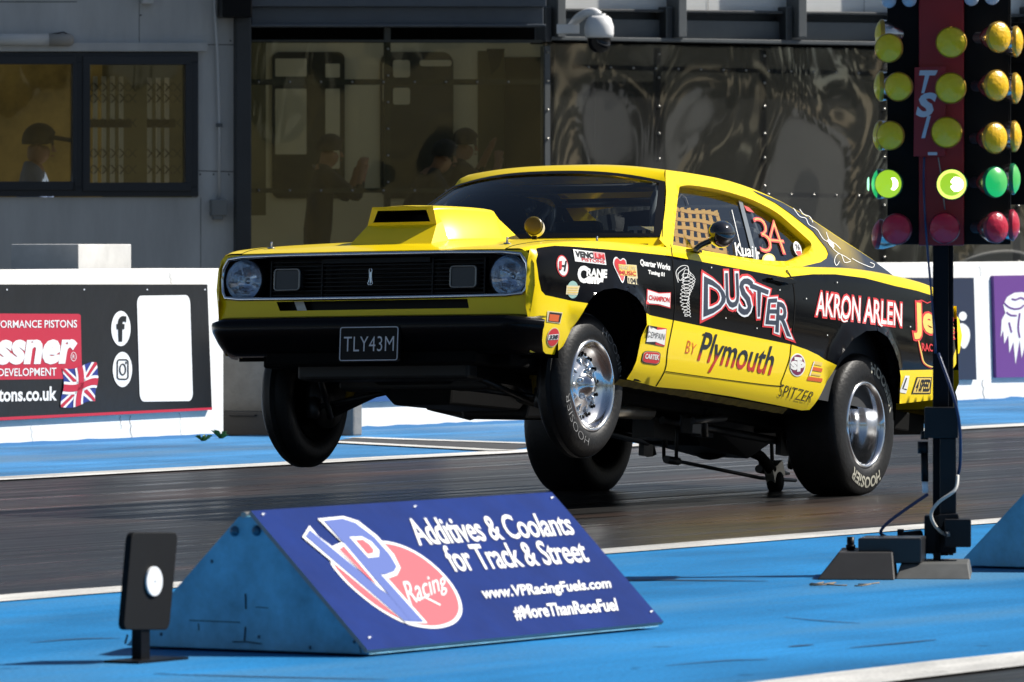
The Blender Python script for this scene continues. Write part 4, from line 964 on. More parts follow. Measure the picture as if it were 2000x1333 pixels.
    bp = nt.nodes.new('ShaderNodeBump'); bp.inputs['Strength'].default_value = bumpy; bp.inputs['Distance'].default_value = .02; nt.links.new(n5.outputs[0], bp.inputs['Height']); nt.links.new(bp.outputs[0], b.inputs['Normal'])
    MATS[name] = m; return m
asph = ground_mat('rubbered_asphalt', (.0145, .0142, .0145), .36, .85, .12, 8.0, .18, tint=(.062, .034, .024), bumpy=.05, wear_highlight=(.12, .112, .105), spec=.38)  # fine pale streaks put highlights and aggregate into the asphalt colour
bluep = ground_mat('blue_ground_paint', (.017, .18, .425), .66, .32, .35, 1.8, .12, speck=.85, bumpy=.14, tint=(.06, .20, .37), wear_highlight=(.016, .12, .28), spec=.12)
bluep2 = ground_mat('worn_blue_ground_paint', (.05, .20, .42), .65, .38, .4, 3.0, .1, speck=.9, bumpy=.14, tint=(.10, .20, .32), spec=.15)
wline = ground_mat('white_line_paint', (.66, .65, .62), .6, .30, 3.0, 9.0, .1, speck=.9, tint=(.34, .34, .33))
base = ground_mat('far_ground', (.055, .060, .062), .85, .4, .1, .4, .1)
def sheet(name, pts, z, m, kind='structure'):
    mb = MB(); mb.add([p + UP * z for p in pts], [list(range(len(pts)))]); o = mb.build(name, m, fixn=False)
    if o.data.polygons[0].normal.z < 0: o.data.flip_normals()
    return tag(o, kind=kind)
def band_t(a0, a1, p0, p1): return [trk(a0, p0), trk(a1, p0), trk(a1, p1), trk(a0, p1)]
sheet('ground', [Vector((-300, -300, 0)), Vector((300, -300, 0)), Vector((300, 500, 0)), Vector((-300, 500, 0))], -.012, base)
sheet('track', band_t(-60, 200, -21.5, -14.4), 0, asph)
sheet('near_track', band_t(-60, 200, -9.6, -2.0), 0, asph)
sheet('blue_island', band_t(-60, 200, -14.45, -9.55), .004, bluep)
sheet('blue_apron', band_t(-60, 200, -24.75, -21.45), .004, bluep2)
def wobble(a0, a1, p, w, n=200):
    L = []; Q = []
    for i in range(n + 1):
        a = a0 + (a1 - a0) * i / n; j = .012 * math.sin(a * 2.1) + .01 * math.sin(a * 5.3 + 1)
        L.append(trk(a, p - w / 2 + j)); Q.append(trk(a, p + w / 2 + j * .6 + .006 * math.sin(a * 9)))
    return L, Q
def line(p, w, a0=-20, a1=140):
    L, Q = wobble(a0, a1, p, w); mb = MB(); n = len(L)
    mb.add([q + UP * .008 for q in L + Q], [(i, n + i, n + i + 1, i + 1) for i in range(n - 1)]); o = mb.build('lane_line', wline, fixn=False)
    if o.data.polygons[0].normal.z < 0: o.data.flip_normals()
    tag(o, kind='structure')
line(-21.5, .30); line(-14.43, .24); line(-9.68, .34)
# side road that crosses the far apron, with its own white edges
A0, A1 = ground(690, 858), ground(1060, 870.5); B0, B1 = ground(640, 866), ground(985, 884)
sheet('side_road', [A0, A1, B1, B0], .008, mat('side_road_asphalt', (.05, .05, .052), .8, var=.3, vscale=3))
def gline(a, b, w):
    d = (b - a).normalized(); s_ = Vector((-d.y, d.x, 0)) * w / 2; return [a + s_, b + s_, b - s_, a - s_]
sheet('side_road_line', gline(A0, A1, .18), .012, wline); sheet('side_road_line', gline(B0, B1, .18), .012, wline)

# ================================================================ barrier, boards on it
BP = -24.75
bar = Plane(trk(40, BP), -FWD, UP)
conc = mat('white_painted_concrete', (.82, .82, .80), .7, var=.13, vscale=3.0, bump=.15, bscale=12)
def barrier(a0, a1, label, h=1.065):
    mb = MB(); pr = [(0, 0), (0, h), (-.5, h), (-.5, 0)]
    pr = [(0.0, 0), (0.0, h - .02), (-.02, h), (-.5, h), (-.52, h - .02), (-.52, 0)]
    mb.prism([trk(a0, BP + p, z) for p, z in pr], [trk(a1, BP + p, z) for p, z in pr]); return tag(mb.build('concrete_barrier', conc, bevel=.008), label, 'barrier', 'white concrete barriers along the track')
aL = -hit(437, 820, bar.P0, bar.n).dot(FWD)
aR = -hit(690, 845, bar.P0, bar.n).dot(FWD)
barrier(10, aL, 'white concrete barrier carrying the black banner with a flag')
barrier(aR - .25, 110, 'white concrete barrier carrying the purple and navy boards behind the car')
gb = MB(); g0 = ground(690, 853); a_ = -g0.dot(FWD); p_ = g0.dot(LAT); gbl = Plane(trk(a_, p_), LAT, UP)
gb.hexa([trk(a_, p_ - 1.15), trk(a_, p_), trk(a_ + .12, p_), trk(a_ + .12, p_ - 1.15), trk(a_, p_ - 1.15, .60), trk(a_, p_, .60), trk(a_ + .12, p_, .60), trk(a_ + .12, p_ - 1.15, .60)])
gbo = gb.build('gate_block', mat('grey_concrete', (.19, .19, .185), .85, var=.25, vscale=5, bump=.3, bscale=20), bevel=.015)
tag(gbo, 'grey concrete block in the barrier gap behind the raised left front wheel', 'concrete block')
gbk = MB(); gbk.hexa([trk(a_ + .14 + i, p, z) for z in (0, 1.0) for i, p in ((0, BP - 1.3), (0, BP - .02), (.3, BP - .02), (.3, BP - 1.3))]); tag(gbk.build('gate_leaf', mat('grey_concrete', (.19, .19, .185), .85, var=.25, vscale=5, bump=.3, bscale=20)), 'grey gate slab set back between the two barrier ends', 'gate')
db = MB(); g1 = trk(a_ - .25, p_ - .55)
db.hexa([trk(a_ - .15, p_ - .98), trk(a_ - .15, p_ - .38), trk(a_ - .01, p_ - .38), trk(a_ - .01, p_ - .98), trk(a_ - .15, p_ - .98, .155), trk(a_ - .15, p_ - .38, .155), trk(a_ - .01, p_ - .38, .155), trk(a_ - .01, p_ - .98, .155)])
db.box(trk(a_ - .16, p_ - .72, .13), (.2, .02, .012), Matrix.Rotation(-TH, 3, 'Z'))
tag(db.build('junction_chest', mat('dark_grey_plastic', (.03, .03, .032), .6), bevel=.012), 'low black chest at the foot of the grey block', 'chest')
# black banner
bk = mat('banner_black', (.010, .011, .013), .32, var=.3, vscale=1.5, bump=.5, bscale=2.5); bred = flat('banner_red', (.52, .02, .05)); bwh = flat('banner_white', (.82, .82, .82)); bbl = flat('banner_blue', (.02, .04, .25))
def b5(q): return [(x * .33, 460 + y * .33) for x, y in q]
bn = MB(); bo = [(-160, 556), (397, 556), (406, 801), (-160, 830)]
ext(bn, bo, bar, .004, .03, 0); put_poly(bn, [(-160, 822.5), (406, 796), (406, 801), (-160, 829)], bar.at, .031, 1)
for x in (5, 156, 279, 392): put_poly(bn, ell(x, 566, 1.6, 1.6, 8), bar.at, .032, 3)
bno = bn.build('banner', [bk, bred, bwh, silver]); tag(bno, 'black banner with red panel and waving union flag on the left barrier', 'banner')
bt = MB(); at_ = bar.at; BM_ = [bk, bred, bwh, bbl]
def bcut(n_, l_): cut(bt, n_, BM_, bno, l_, local=False)
put_poly(bt, [(-150, 612), (145, 613.5), (149, 616), (151.5, 740), (-150, 744)], at_, .032, 1)
put_text(bt, 'HIGH PERFORMANCE PISTONS', [(-88, 627), (141, 625.5), (141, 640), (-88, 641)], at_, .034, 2, off=.012)
put_text(bt, 'Wossner', [(-120, 650), (138, 648), (136, 707), (-120, 710)], at_, .034, 2, off=.05, shear=.15)
put_text(bt, 'RESEARCH & DEVELOPMENT', [(-112, 722), (101, 718.5), (101, 734), (-112, 736)], at_, .034, 2, off=.01)
put_text(bt, 'www.wossnerpistons.co.uk', [(-195, 763), (100, 756), (100, 790), (-195, 796)], at_, .034, 2, off=.03)
put_poly(bt, rect(-400, 700, -399, 701), at_, .034, 2) if 0 else None
stroke(bt, ell(134.5, 697, 5.2, 8.5, 18), 1.0, at_, .034, 2, True); put_text(bt, 'R', [(132.5, 693), (137, 693), (137, 701), (132.5, 701)], at_, .034, 2)
bcut('print', 'red panel with white lettering')
# union flag, waving
def fl(u, v): x = 112 + 67 * u + (3 * math.sin(v * 5)); y = 719 + 76 * v + 7 * math.sin(u * 5.2 + .3) * (.3 + u * .7) - 6 * u; return (x, y)
def fpoly(P, o, m):
    mb_ = bt; r_ = resample(P, .08); put_poly(bt, [fl(*p) for p in r_], at_, o, m)
fpoly([(0, 0), (1, 0), (1, 1), (0, 1)], .034, 3)
for P in ([(0, 0), (.14, 0), (1, .86), (1, 1), (.86, 1), (0, .14)], [(1, 0), (1, .14), (.14, 1), (0, 1), (0, .86), (.86, 0)]): fpoly(P, .0352, 2)
for P in ([(0, 0), (.06, 0), (1, .94), (1, 1), (.94, 1), (0, .06)], [(1, 0), (1, .06), (.06, 1), (0, 1), (0, .94), (.94, 0)]): fpoly(P, .0364, 1)
fpoly([(.36, 0), (.64, 0), (.64, 1), (.36, 1)], .0376, 2); fpoly([(0, .34), (1, .34), (1, .66), (0, .66)], .0376, 2)
fpoly([(.42, 0), (.58, 0), (.58, 1), (.42, 1)], .0388, 1); fpoly([(0, .41), (1, .41), (1, .59), (0, .59)], .0388, 1)
bcut('flag', 'waving union flag')
put_poly(bt, ell(227, 642, 19, 34.5), at_, .034, 2); put_text(bt, 'f', [(219, 620), (235, 620), (233, 665), (221, 665)], at_, .036, 0, off=.04)
bcut('logo', 'white disc with a letter f')
put_poly(bt, ell(230, 722, 19, 34.5), at_, .034, 2)
stroke(bt, rrect(219.5, 703, 240.5, 741, 5), 2.6, at_, .036, 0, True); stroke(bt, ell(230, 722, 5.6, 10.5, 20), 2.6, at_, .036, 0, True); put_poly(bt, ell(236.5, 709, 1.6, 2.6, 10), at_, .036, 0)
bcut('logo', 'white disc with a camera outline')
put_poly(bt, [(258 + (x - 0) * 104 + y * 6, 578 + y * 207 + x * -1.5) for x, y in rrect(0, 0, 1, 1, .08)], at_, .034, 2)
bcut('white_card', None)
# other boards
nv = MB(); ext(nv, [(1700, 543), (1895, 543), (1900.5, 742), (1700, 744)], bar, .004, .03)
put_poly(nv, ell(1873, 618, 8, 9, 14), at_, .032, 1); put_poly(nv, smoothpts([(1868, 632), (1884, 640), (1887, 660), (1880, 678), (1872, 680), (1864, 660)], 3, True), at_, .032, 1)
tag(nv.build('board', [mat('navy_board', (.012, .02, .05), .4), bwh]), 'navy blue board with a white figure, half hidden by the car tail', 'board')
pu = MB(); ext(pu, [(1934, 539), (2070, 537), (2070, 736), (1939.5, 738)], bar, .004, .03)
eag = [(1952, 595), (1960, 580), (1974, 572), (1990, 571), (2004, 578), (2012, 592), (2014, 640), (2010, 690), (2006, 660), (2000, 708), (1996, 668), (1988, 700), (1984, 665), (1976, 712), (1972, 668), (1964, 690), (1962, 655), (1954, 672), (1952, 645), (1947, 660), (1949, 625), (1956, 612)]
put_poly(pu, eag, at_, .032, 1)
for P in ([(1953, 592), (1962, 600), (1974, 604), (1986, 602), (1992, 596)], [(1958, 610), (1966, 616), (1978, 617)], [(1968, 584), (1976, 586), (1986, 582), (1994, 586)], [(1984, 612), (1981, 640), (1984, 660)], [(1963, 630), (1968, 650)], [(1995, 615), (1998, 650)]): stroke(pu, smoothpts(P, 3), 3.4, at_, .034, 0)
tag(pu.build('board', [mat('purple_board', (.13, .035, .23), .45), bwh], fixn=False), 'purple board with a white bird head at the right edge', 'board')
bb = MB(); ext(bb, [(700, 560), (860, 560), (860, 780), (693, 786)], bar, .004, .03); tag(bb.build('board', mat('blue_board', (.03, .10, .28), .4)), 'blue board low on the barrier seen under the car nose', 'board')
# pale cabinet standing behind the barrier
CBP = Plane(trk(40, BP - .66), -FWD, UP); c0 = CBP.at(153, 525); zt = CBP.at(153, 477.5).z; c0.z = 0
e0 = c0 - LAT * .50; e1 = c0 - FWD * .64; e2 = e1 - LAT * .50; cb = MB()
cb.hexa([e0, c0, e1, e2, e0 + UP * zt, c0 + UP * zt, e1 + UP * zt, e2 + UP * zt]); tag(cb.build('cabinet', mat('pale_slab', (.60, .60, .59), .8, var=.15, vscale=6), bevel=.006), 'pale box shaped cabinet showing its top behind the left barrier', 'cabinet')
# cracks, joints and blue overspray on the barrier
jn = MB()
def crack(x, y0, y1, w):
    P = [(x + 1.6 * math.sin(i * 2.1 + x) + i * .5, y0 + (y1 - y0) * i / 8) for i in range(9)]; stroke(jn, P, [w * (.5 + .5 * abs(math.sin(i * 1.7 + x))) for i in range(9)], bar.at, .003)
for q in ((233, 812, 838, 1.0), (253, 812, 866, 1.1), (1918, 742, 788, 1.2), (1770, 742, 790, .8), (60, 832, 876, .7), (1300, 525, 800, .9), (330, 530, 555, .7), (1912, 518, 540, .8), (350, 806, 855, .6)): crack(*q)
tag(jn.build('cracks', mat('crack_grey', (.20, .19, .18), .9), fixn=False), kind='structure')
ov = MB(); n_ = 300; A_ = []; B_ = []
for i in range(n_ + 1):
    a = 30 + 40 * i / n_; hh = .018 + .022 * max(0, noise.noise(Vector((a * 3.1, 0, 0)))) + .03 * max(0, noise.noise(Vector((a * 11, 4, 0)))) ** 1.5
    if aL - .02 < a < aR - .25: hh = 0
    A_.append(trk(a, BP + .003, .004)); B_.append(trk(a, BP + .003, .004 + hh))
ov.add(A_ + B_, [(i, i + 1, n_ + 2 + i, n_ + 1 + i) for i in range(n_)]); tag(ov.build('blue_overspray', mat('overspray_blue', (.05, .20, .42), .7), fixn=False), kind='structure')
# weeds in the gap
def weed(px, py, s_, label):
    mb = MB(); g = ground(px, py)
    for k in range(16):
        a = random.random() * 6.28; l = s_ * (.5 + random.random()); d = Vector((math.cos(a), math.sin(a), 0)); w = d.cross(UP) * l * .22
        p0 = g + d * l * .1; p1 = g + d * l * .5 + UP * l * .7; p2 = g + d * l + UP * l * (.5 + .4 * random.random())
        mb.add([p0 - w * .3, p0 + w * .3, p1 + w, p2, p1 - w], [(0, 1, 2, 3, 4)])
    return tag(mb.build('weed', mat('weed_green', (.07, .16, .02), .6, var=.4, vscale=20)), label, 'weed', 'weeds at the barrier foot')
weed(397, 863, .045, 'small green weed at the barrier foot, left of the pair'); weed(432, 858, .05, 'small green weed against the grey block, right of the pair')

# ================================================================ the buildings
def fac(px, Y, deg): 
    u = Vector((math.cos(R(deg)), math.sin(R(deg)), 0)); P = Vector(((px - CX) / FPX * Y, Y, 0)); return Plane(P, u, UP)
FLp = fac(0, 60.0, 12.0); endL = FLp.at(455, 300)
FRp = Plane(hit(1065, 300, Vector((0, 62.0, 0)), Vector((0, 1, 0))), Vector((math.cos(R(33)), math.sin(R(33)), 0)), UP)
clad = mat('grey_cladding', (.53, .53, .52), .6, var=.2, vscale=1.1, bump=.05, bscale=30, stretch=(2.2, 2.2, .5))
anth = mat('anthracite_frame', (.018, .022, .03), .4); dsteel = mat('dark_steel', (.035, .038, .042), .5, var=.2, vscale=4); gsteel = mat('grey_painted_steel', (.11, .12, .125), .5, var=.15, vscale=3)
dark = mat('shade_black', (.004, .004, .004), .9, spec=.1)  # near-black that stands in for shade in the openings above the screens
bl = root('control_building', FLp.at(200, 810), 'grey clad control building with a dark framed window behind the left barrier', 'building')
w = MB()
for q in ([(-420, -700), (456, -700), (456, 103), (-420, 103)], [(-420, 383), (456, 386), (456, 815), (-420, 815)], [(385, 103), (456, 103), (456, 386), (385, 386)], [(-420, 103), (-150, 103), (-150, 384), (-420, 384)]):
    ext(w, [(-1700 if x == -420 else x, y) for x, y in q], FLp, -.25, 0)
w.build('wall', clad, bl)
SEAM = mat('seam_dark', (.06, .06, .06), .8)
for q, w_ in (([(400, 87.5), (456, 88)], 1.6), ([(388, 334), (456, 336)], 1.6), ([(-200, 4), (150, 4)], 1.6), ([(272, 0), (272, 84)], 1.0), ([(392, 386), (392, 560)], 1.0)):
    sm_ = MB(); stroke(sm_, q, w_, FLp.at, .002); sm_.build('panel_seam', SEAM, bl, fixn=False)
for x, y in ((391, 341), (417, 341), (447, 341), (450, 80), (275, 30)): sm_ = MB(); sm_.lathe([(.007, 0), (.006, .004), (0, .005)], FLp.at(x, y), FLp.n, 8); sm_.build('screw', SEAM, bl)
fr = MB()
for q in (rect(-150, 103, 386, 122), rect(-150, 366, 386, 384), rect(366, 122, 386, 366), rect(142, 122, 172, 366), rect(-150, 122, -120, 366)): ext(fr, q, FLp, -.08, .035)
for q in (rect(172, 110, 372, 127), rect(172, 357, 372, 374), rect(360, 127, 372, 357), rect(160, 110, 174, 374), rect(-130, 110, 146, 126), rect(-130, 355, 146, 372), rect(140, 122, 147, 372)): ext(fr, q, FLp, -.05, .055)
wfo = fr.build('window_frame', anth, bl, bevel=.004)
gl2 = MB(); ext(gl2, rect(-125, 124, 142, 358), FLp, -.03, -.024); ext(gl2, rect(174, 126, 362, 359), FLp, -.03, -.024); gl2.build('pane', glass('office_glass', (.88, .86, .78), .03, wavy=.002, wscale=3), wfo)
sill = MB(); ext(sill, rect(-150, 84, 400, 101), FLp, 0, .06); ext(sill, ell(400, 92.5, 4, 8.5, 14), FLp, 0, .06); sill.build('drip_rail', clad, bl, bevel=.01)
# room behind the window, open to daylight from above
rm = MB(); 
def rpt(px, py, d): return FLp.at(px, py, -d)
rm.add([rpt(-150, -60, 2.2), rpt(285, -60, 2.2), rpt(285, 420, 2.2), rpt(-150, 420, 2.2)], [(0, 1, 2, 3)], 0)  # back wall coloured to stand in for the grass bank mirrored in the glass
rm.add([rpt(270, -60, 2.3), rpt(620, -60, 2.3), rpt(620, 420, 2.3), rpt(270, 420, 2.3)], [(0, 1, 2, 3)], 2)
rm.add([rpt(-150, 400, .26), rpt(400, 400, .26), rpt(400, 400, 2.2), rpt(-150, 400, 2.2)], [(0, 1, 2, 3)], 1)
rm.build('room', [mat('mirrored_bank_ochre', (.44, .31, .085), .8, var=.5, vscale=3.2), mat('room_floor', (.10, .10, .09), .8), mat('room_back', (.16, .15, .08), .8, var=.3, vscale=2)], bl, fixn=False)
shade_mb = MB(); shade_mb.hexa([rpt(-170, 60, .26), rpt(420, 60, .26), rpt(420, 60, 1.45), rpt(-170, 60, 1.45), rpt(-170, 48, .26), rpt(420, 48, .26), rpt(420, 48, 1.45), rpt(-170, 48, 1.45)]); shade_mb.build('shade_slab', mat('room_floor', (.10, .10, .09), .8), bl)  # unseen half ceiling added to keep the sun off the seated figure
# sliding lattice grille inside the right-hand sash
lg = MB(); lat = mat('lattice_white', (.85, .83, .74), .6)
def lattice(x0, x1, y0, y1, step):
    x = x0
    while x <= x1: ext(lg, rect(x - 4.3, y0, x + 4.3, y1), FLp, -.50, -.485); x += step
lattice(188, 272, 147, 356, 17.0); lattice(312, 360, 150, 356, 17.0)
lgo = lg.build('lattice_grille', lat); tag(lgo, 'pale sliding lattice security grille inside the dark framed window', 'security grille')
LDK = mat('lattice_dark', (.07, .07, .055), .7)
for (x0, x1) in ((184, 276), (306, 362)):
    for y in (160, 182, 230, 290, 322):
        lx2 = MB(); x = x0
        while x < x1: 
            ext(lx2, [(x, y), (x + 2.4, y), (x + 17, y + 17), (x + 14.6, y + 17)], FLp, -.48, -.47); ext(lx2, [(x + 14.6, y), (x + 17, y), (x + 2.4, y + 17), (x, y + 17)], FLp, -.47, -.46); x += 17
        lx2.build('scissor_link', LDK, lgo)
    lx2 = MB(); ext(lx2, rect(x0, 232, x1, 248), FLp, -.484, -.474); lx2.build('cross_bar', LDK, lgo)
# fittings on the wall
ft = MB(); c0_ = FLp.at(-60, 78.5, .09); c1_ = FLp.at(92, 78.5, .09); ft.tube([c0_, c1_], .047, 16, 0); ft.tube([c1_, FLp.at(132, 79, .09), FLp.at(140, 79, .09)], [.05, .05, .03], 16, 1); ext(ft, rect(-60, 72, 136, 80), FLp, 0, .06, 1)
ft.tube([FLp.at(95, 68, .10), FLp.at(120, 64, .11), FLp.at(138, 72, .08)], .006, 6, 2)
tag(ft.build('tube_light', [mat('diffuser', (.62, .62, .60), .4), mat('lamp_end', (.38, .35, .31), .5), satin], bevel=0), 'pale fluorescent tube light fixed above the left window', 'wall light')
cd = MB(); cd.tube([FLp.at(*p, .03) for p in ((416, -300), (418, 10), (424, 120), (427, 240), (427, 392))], .011, 10, 0); cd.box(FLp.at(427, 245, .03), (.05, .03, .03), m=1)
cdo = cd.build('conduit', [mat('white_conduit', (.62, .62, .62), .4), gsteel]); tag(cdo, 'thin white conduit running down the grey wall', 'conduit')
jb = MB(); ext(jb, rect(409, 390, 440, 422), FLp, 0, .10); ext(jb, rect(413, 420, 432, 430), FLp, .01, .09); tag(jb.build('junction_box', mat('grey_box', (.20, .21, .21), .5), bevel=.008), 'small grey junction box at the lower end of the white conduit', 'junction box')
spk = MB(); ext(spk, rect(424, -40, 482, 36), FLp, 0, .25); tag(spk.build('loudspeaker', satin, bevel=.01), 'black loudspeaker box at the top of the dark column', 'loudspeaker')
lampb = MB(); ext(lampb, rect(274, -60, 296, 9), FLp, 0, .1); tag(lampb.build('floodlight', clad, bevel=.01), 'small grey fitting at the top edge of the grey wall', 'wall fitting')

# steel frame with clear plastic screens
stf = root('spectator_shelter', FLp.at(770, 815), 'dark steel shelter with a tinted plastic screen behind the car bonnet', 'shelter')
s1 = MB(); ext(s1, rect(456, -700, 486, 812), FLp, -.15, .12); s1.build('column', dsteel, stf, bevel=.01)
s1 = MB(); ext(s1, rect(486, -10, 1062, 14), FLp, -.2, .10); ext(s1, rect(490, 14, 1060, 50), FLp, -.2, .03); ext(s1, rect(486, 48, 1062, 53), FLp, -.2, .08); s1.build('beam', mat('blue_grey_steel', (.085, .10, .12), .5, var=.15, vscale=3), stf, bevel=.006)
s1 = MB(); ext(s1, rect(486, -700, 1064, -10), FLp, -.3, -.05); s1.build('upper_cladding', dsteel, stf)
RM_ = [mat('rail_dark', (.05, .05, .04), .5), mat('bolt_zinc', (.45, .44, .41), .35, 1.0)]
def bolt_on(mb, P, m, r_=.010): mb.lathe([(r_, 0), (r_ * .85, .008), (0, .012)], P, FLp.n, 8, m)
for q, vert in (([(752, 52), (764, 52), (764, 480), (752, 480)], 1), (rect(490, 155, 752, 166), 0), (rect(764, 155, 1058, 166), 0), (rect(490, 368, 752, 377), 0), (rect(764, 368, 1058, 377), 0), (rect(484, 78, 1060, 84), 2)):
    s1 = MB(); ext(s1, q, FLp, -.06, -.02 if not vert == 2 else -.018)
    if vert == 0:
        for x in range(505, 1050, 61):
            if q[0][0] < x < q[1][0]: bolt_on(s1, FLp.at(x, (q[0][1] + q[2][1]) / 2, 0), 1)
    elif vert == 1:
        for y in range(96, 480, 52): bolt_on(s1, FLp.at(758, y, 0), 1)
    s1.build('screen_rail', RM_, stf)
s1 = MB(); ext(s1, rect(488, 52, 750, 80), FLp, -.4, -.3, 0); ext(s1, rect(750, 52, 1060, 80), FLp, -.4, -.301, 0); s1.build('shade_board', dark, stf)  # black board put in as the shade of the opening
persp_l = glass('tinted_perspex', (.92, .90, .79), .02, wavy=.02, wscale=1.2, op=.03, opc=(.30, .28, .21))
s1 = MB(); ext(s1, [(484, 81), (1062, 85), (1062, 812), (484, 812)], FLp, -.016, -.008); s1.build('plastic_screen', persp_l, stf)
# what stands behind the left screen
bw = MB()
D = 2.6; FLq = FLp; FLc = Plane(FLp.P0 - FLp.n * 2.6, FLp.u, UP)
beige = mat('beige_panel', (.80, .75, .58), .7, var=.06, vscale=2); dk = mat('dark_glazing', (.03, .03, .022), .3, var=.3, vscale=2); dk2 = mat('olive_panel', (.10, .095, .05), .7)
ext(bw, rect(440, -50, 1085, 812), FLc, -.1, 0, 0)
for q in (rect(486, 40, 1080, 72), ): ext(bw, q, FLc, 0, .02, 2)
def rnd(x0, y0, x1, y1, r_, d, m): ext(bw, rrect(x0, y0, x1, y1, r_), FLc, 0, d, m)
rnd(531, 102, 672, 388, 14, .03, 1); rnd(536, 115, 597, 150, 2, .04, 0); rnd(536, 174, 597, 302, 2, .04, 0); rnd(634, 125, 662, 152, 2, .04, 0); rnd(634, 174, 662, 330, 2, .04, 0)
rnd(742, 102, 884, 388, 22, .03, 1); rnd(766, 118, 799, 152, 5, .04, 0); rnd(766, 172, 799, 205, 5, .04, 0); rnd(818, 118, 880, 130, 5, .04, 0); rnd(746, 122, 756, 200, 4, .04, 0)
ext(bw, rect(984, 112, 1080, 480), FLc, 0, .03, 1); ext(bw, [(950, 96), (985, 96), (975, 130), (958, 148)], FLc, 0, .02, 1); ext(bw, [(470, 84), (520, 84), (508, 120), (490, 160), (470, 165)], FLc, 0, .02, 1); ext(bw, rect(933, 100, 984, 480), FLc, 0, .015, 2)
bwo = bw.build('hospitality_cabin', [beige, dk, dk2], fixn=False); tag(bwo, 'beige cabin wall with rounded dark windows behind the tinted screen', 'cabin')
fl2 = MB(); ext(fl2, [(440, 812), (1085, 812), (1085, 813), (440, 813)], FLp, -D, 0); 
# right-hand shelter
str_ = root('timing_tower', FRp.at(1400, 800), 'dark framed tower base with clear bolted plastic screens behind the car roof', 'tower')
pn = lambda px, py, o=0: FRp.at(px, py, o)
s1 = MB(); ext(s1, [(1062, -320), (2200, -320), (2200, 30), (1062, 16)], FRp, -.3, -.02); s1.build('white_cladding', mat('white_cladding', (.74, .74, .72), .6, var=.08, vscale=2), str_)
for x in (1385, 1690, 1860): s1 = MB(); stroke(s1, [(x, -300), (x, 28)], 1.2, pn, -.016); s1.build('cladding_seam', mat('seam_grey', (.30, .30, .29), .8), str_, fixn=False)
for x in (1076, 1312, 1546, 1782, 2018): 
    s1 = MB(); ext(s1, rect(x - 8, -320, x + 8, 74), FRp, -.02, .16); ext(s1, rect(x - 24, 14, x - 12, 82), FRp, -.05, .10, 1); s1.build('post', [gsteel, dsteel], str_, bevel=.006)
s1 = MB(); ext(s1, [(1062, 17), (2200, 31), (2200, 36), (1062, 22)], FRp, -.25, .06, 1); ext(s1, [(1062, 36), (2200, 52), (2200, 86), (1062, 72)], FRp, -.2, .0, 0); ext(s1, [(1062, 72), (2200, 90), (2200, 98), (1062, 79)], FRp, -.25, .12, 0); ext(s1, [(1062, 22), (2200, 36), (2200, 52), (1062, 36)], FRp, -.2, -.08, 1)
s1.build('beam', [gsteel, dsteel], str_, bevel=.004)
s1 = MB(); ext(s1, [(1062, 79), (2200, 98), (2200, 106), (1062, 86)], FRp, -.2, -.06); s1.build('shadow_gap', dark, str_)
persp_r = glass('clear_perspex', (.46, .46, .42), .17, .03, wavy=.25, wscale=.62, op=.09, opc=(.30, .30, .285))
s1 = MB(); ext(s1, [(1062, 84), (2200, 104), (2200, 805), (1062, 805)], FRp, -.014, -.006); s1.build('plastic_screen', persp_r, str_)
RM2 = [gsteel, mat('rail_olive', (.12, .12, .10), .5), mat('rusty_rail', (.22, .19, .14), .6, var=.5, vscale=6), mat('bolt_zinc', (.45, .44, .41), .35, 1.0)]
def yv(x): return 90 + (x - 1062) * .0175
for q in ([(1124, 126), (2200, 150), (2200, 160), (1124, 135)], [(1062, 368), (2200, 388), (2200, 397), (1062, 376)]):
    s1 = MB(); ext(s1, q, FRp, -.05, -.016, 2)
    for i in range(24):
        x = 1150 + i * 44; t = (x - q[0][0]) / (q[1][0] - q[0][0]); s1.lathe([(.011, 0), (.009, .006), (0, .009)], FRp.at(x, (q[0][1] + q[3][1]) / 2 + t * (q[1][1] - q[0][1]), -.006), FRp.n, 8, 3)
    s1.build('screen_rail', RM2, str_)
for x in (1067, 1288, 1494, 1728, 1990):
    s1 = MB(); fr0 = .02 if x < 1070 else -.016; ext(s1, rect(x - 5, yv(x), x + 5, 560), FRp, -.05, fr0, 0 if x < 1070 else 1); y = yv(x) + 12
    while y < 560: s1.lathe([(.012, 0), (.010, .007), (0, .010)], FRp.at(x, y, -.006 if x > 1070 else .02), FRp.n, 8, 3); y += 50.5 + 6 * math.sin(y)
    s1.build('screen_rail', RM2, str_)
bk2 = MB(); ext(bk2, [(1062, -100), (2200, -100), (2200, 812), (1062, 812)], FRp, -2.7, -2.6, 0)
for q in (rect(1120, 90, 1170, 560), rect(1195, 140, 1300, 560), rect(1330, 100, 1420, 560), rect(1500, 150, 1640, 560)): ext(bk2, q, FRp, -2.6, -2.57, 1)
bk2.build('back_wall', [mat('back_wall_grey', (.16, .16, .145), .8, var=.3, vscale=1), dk], str_)
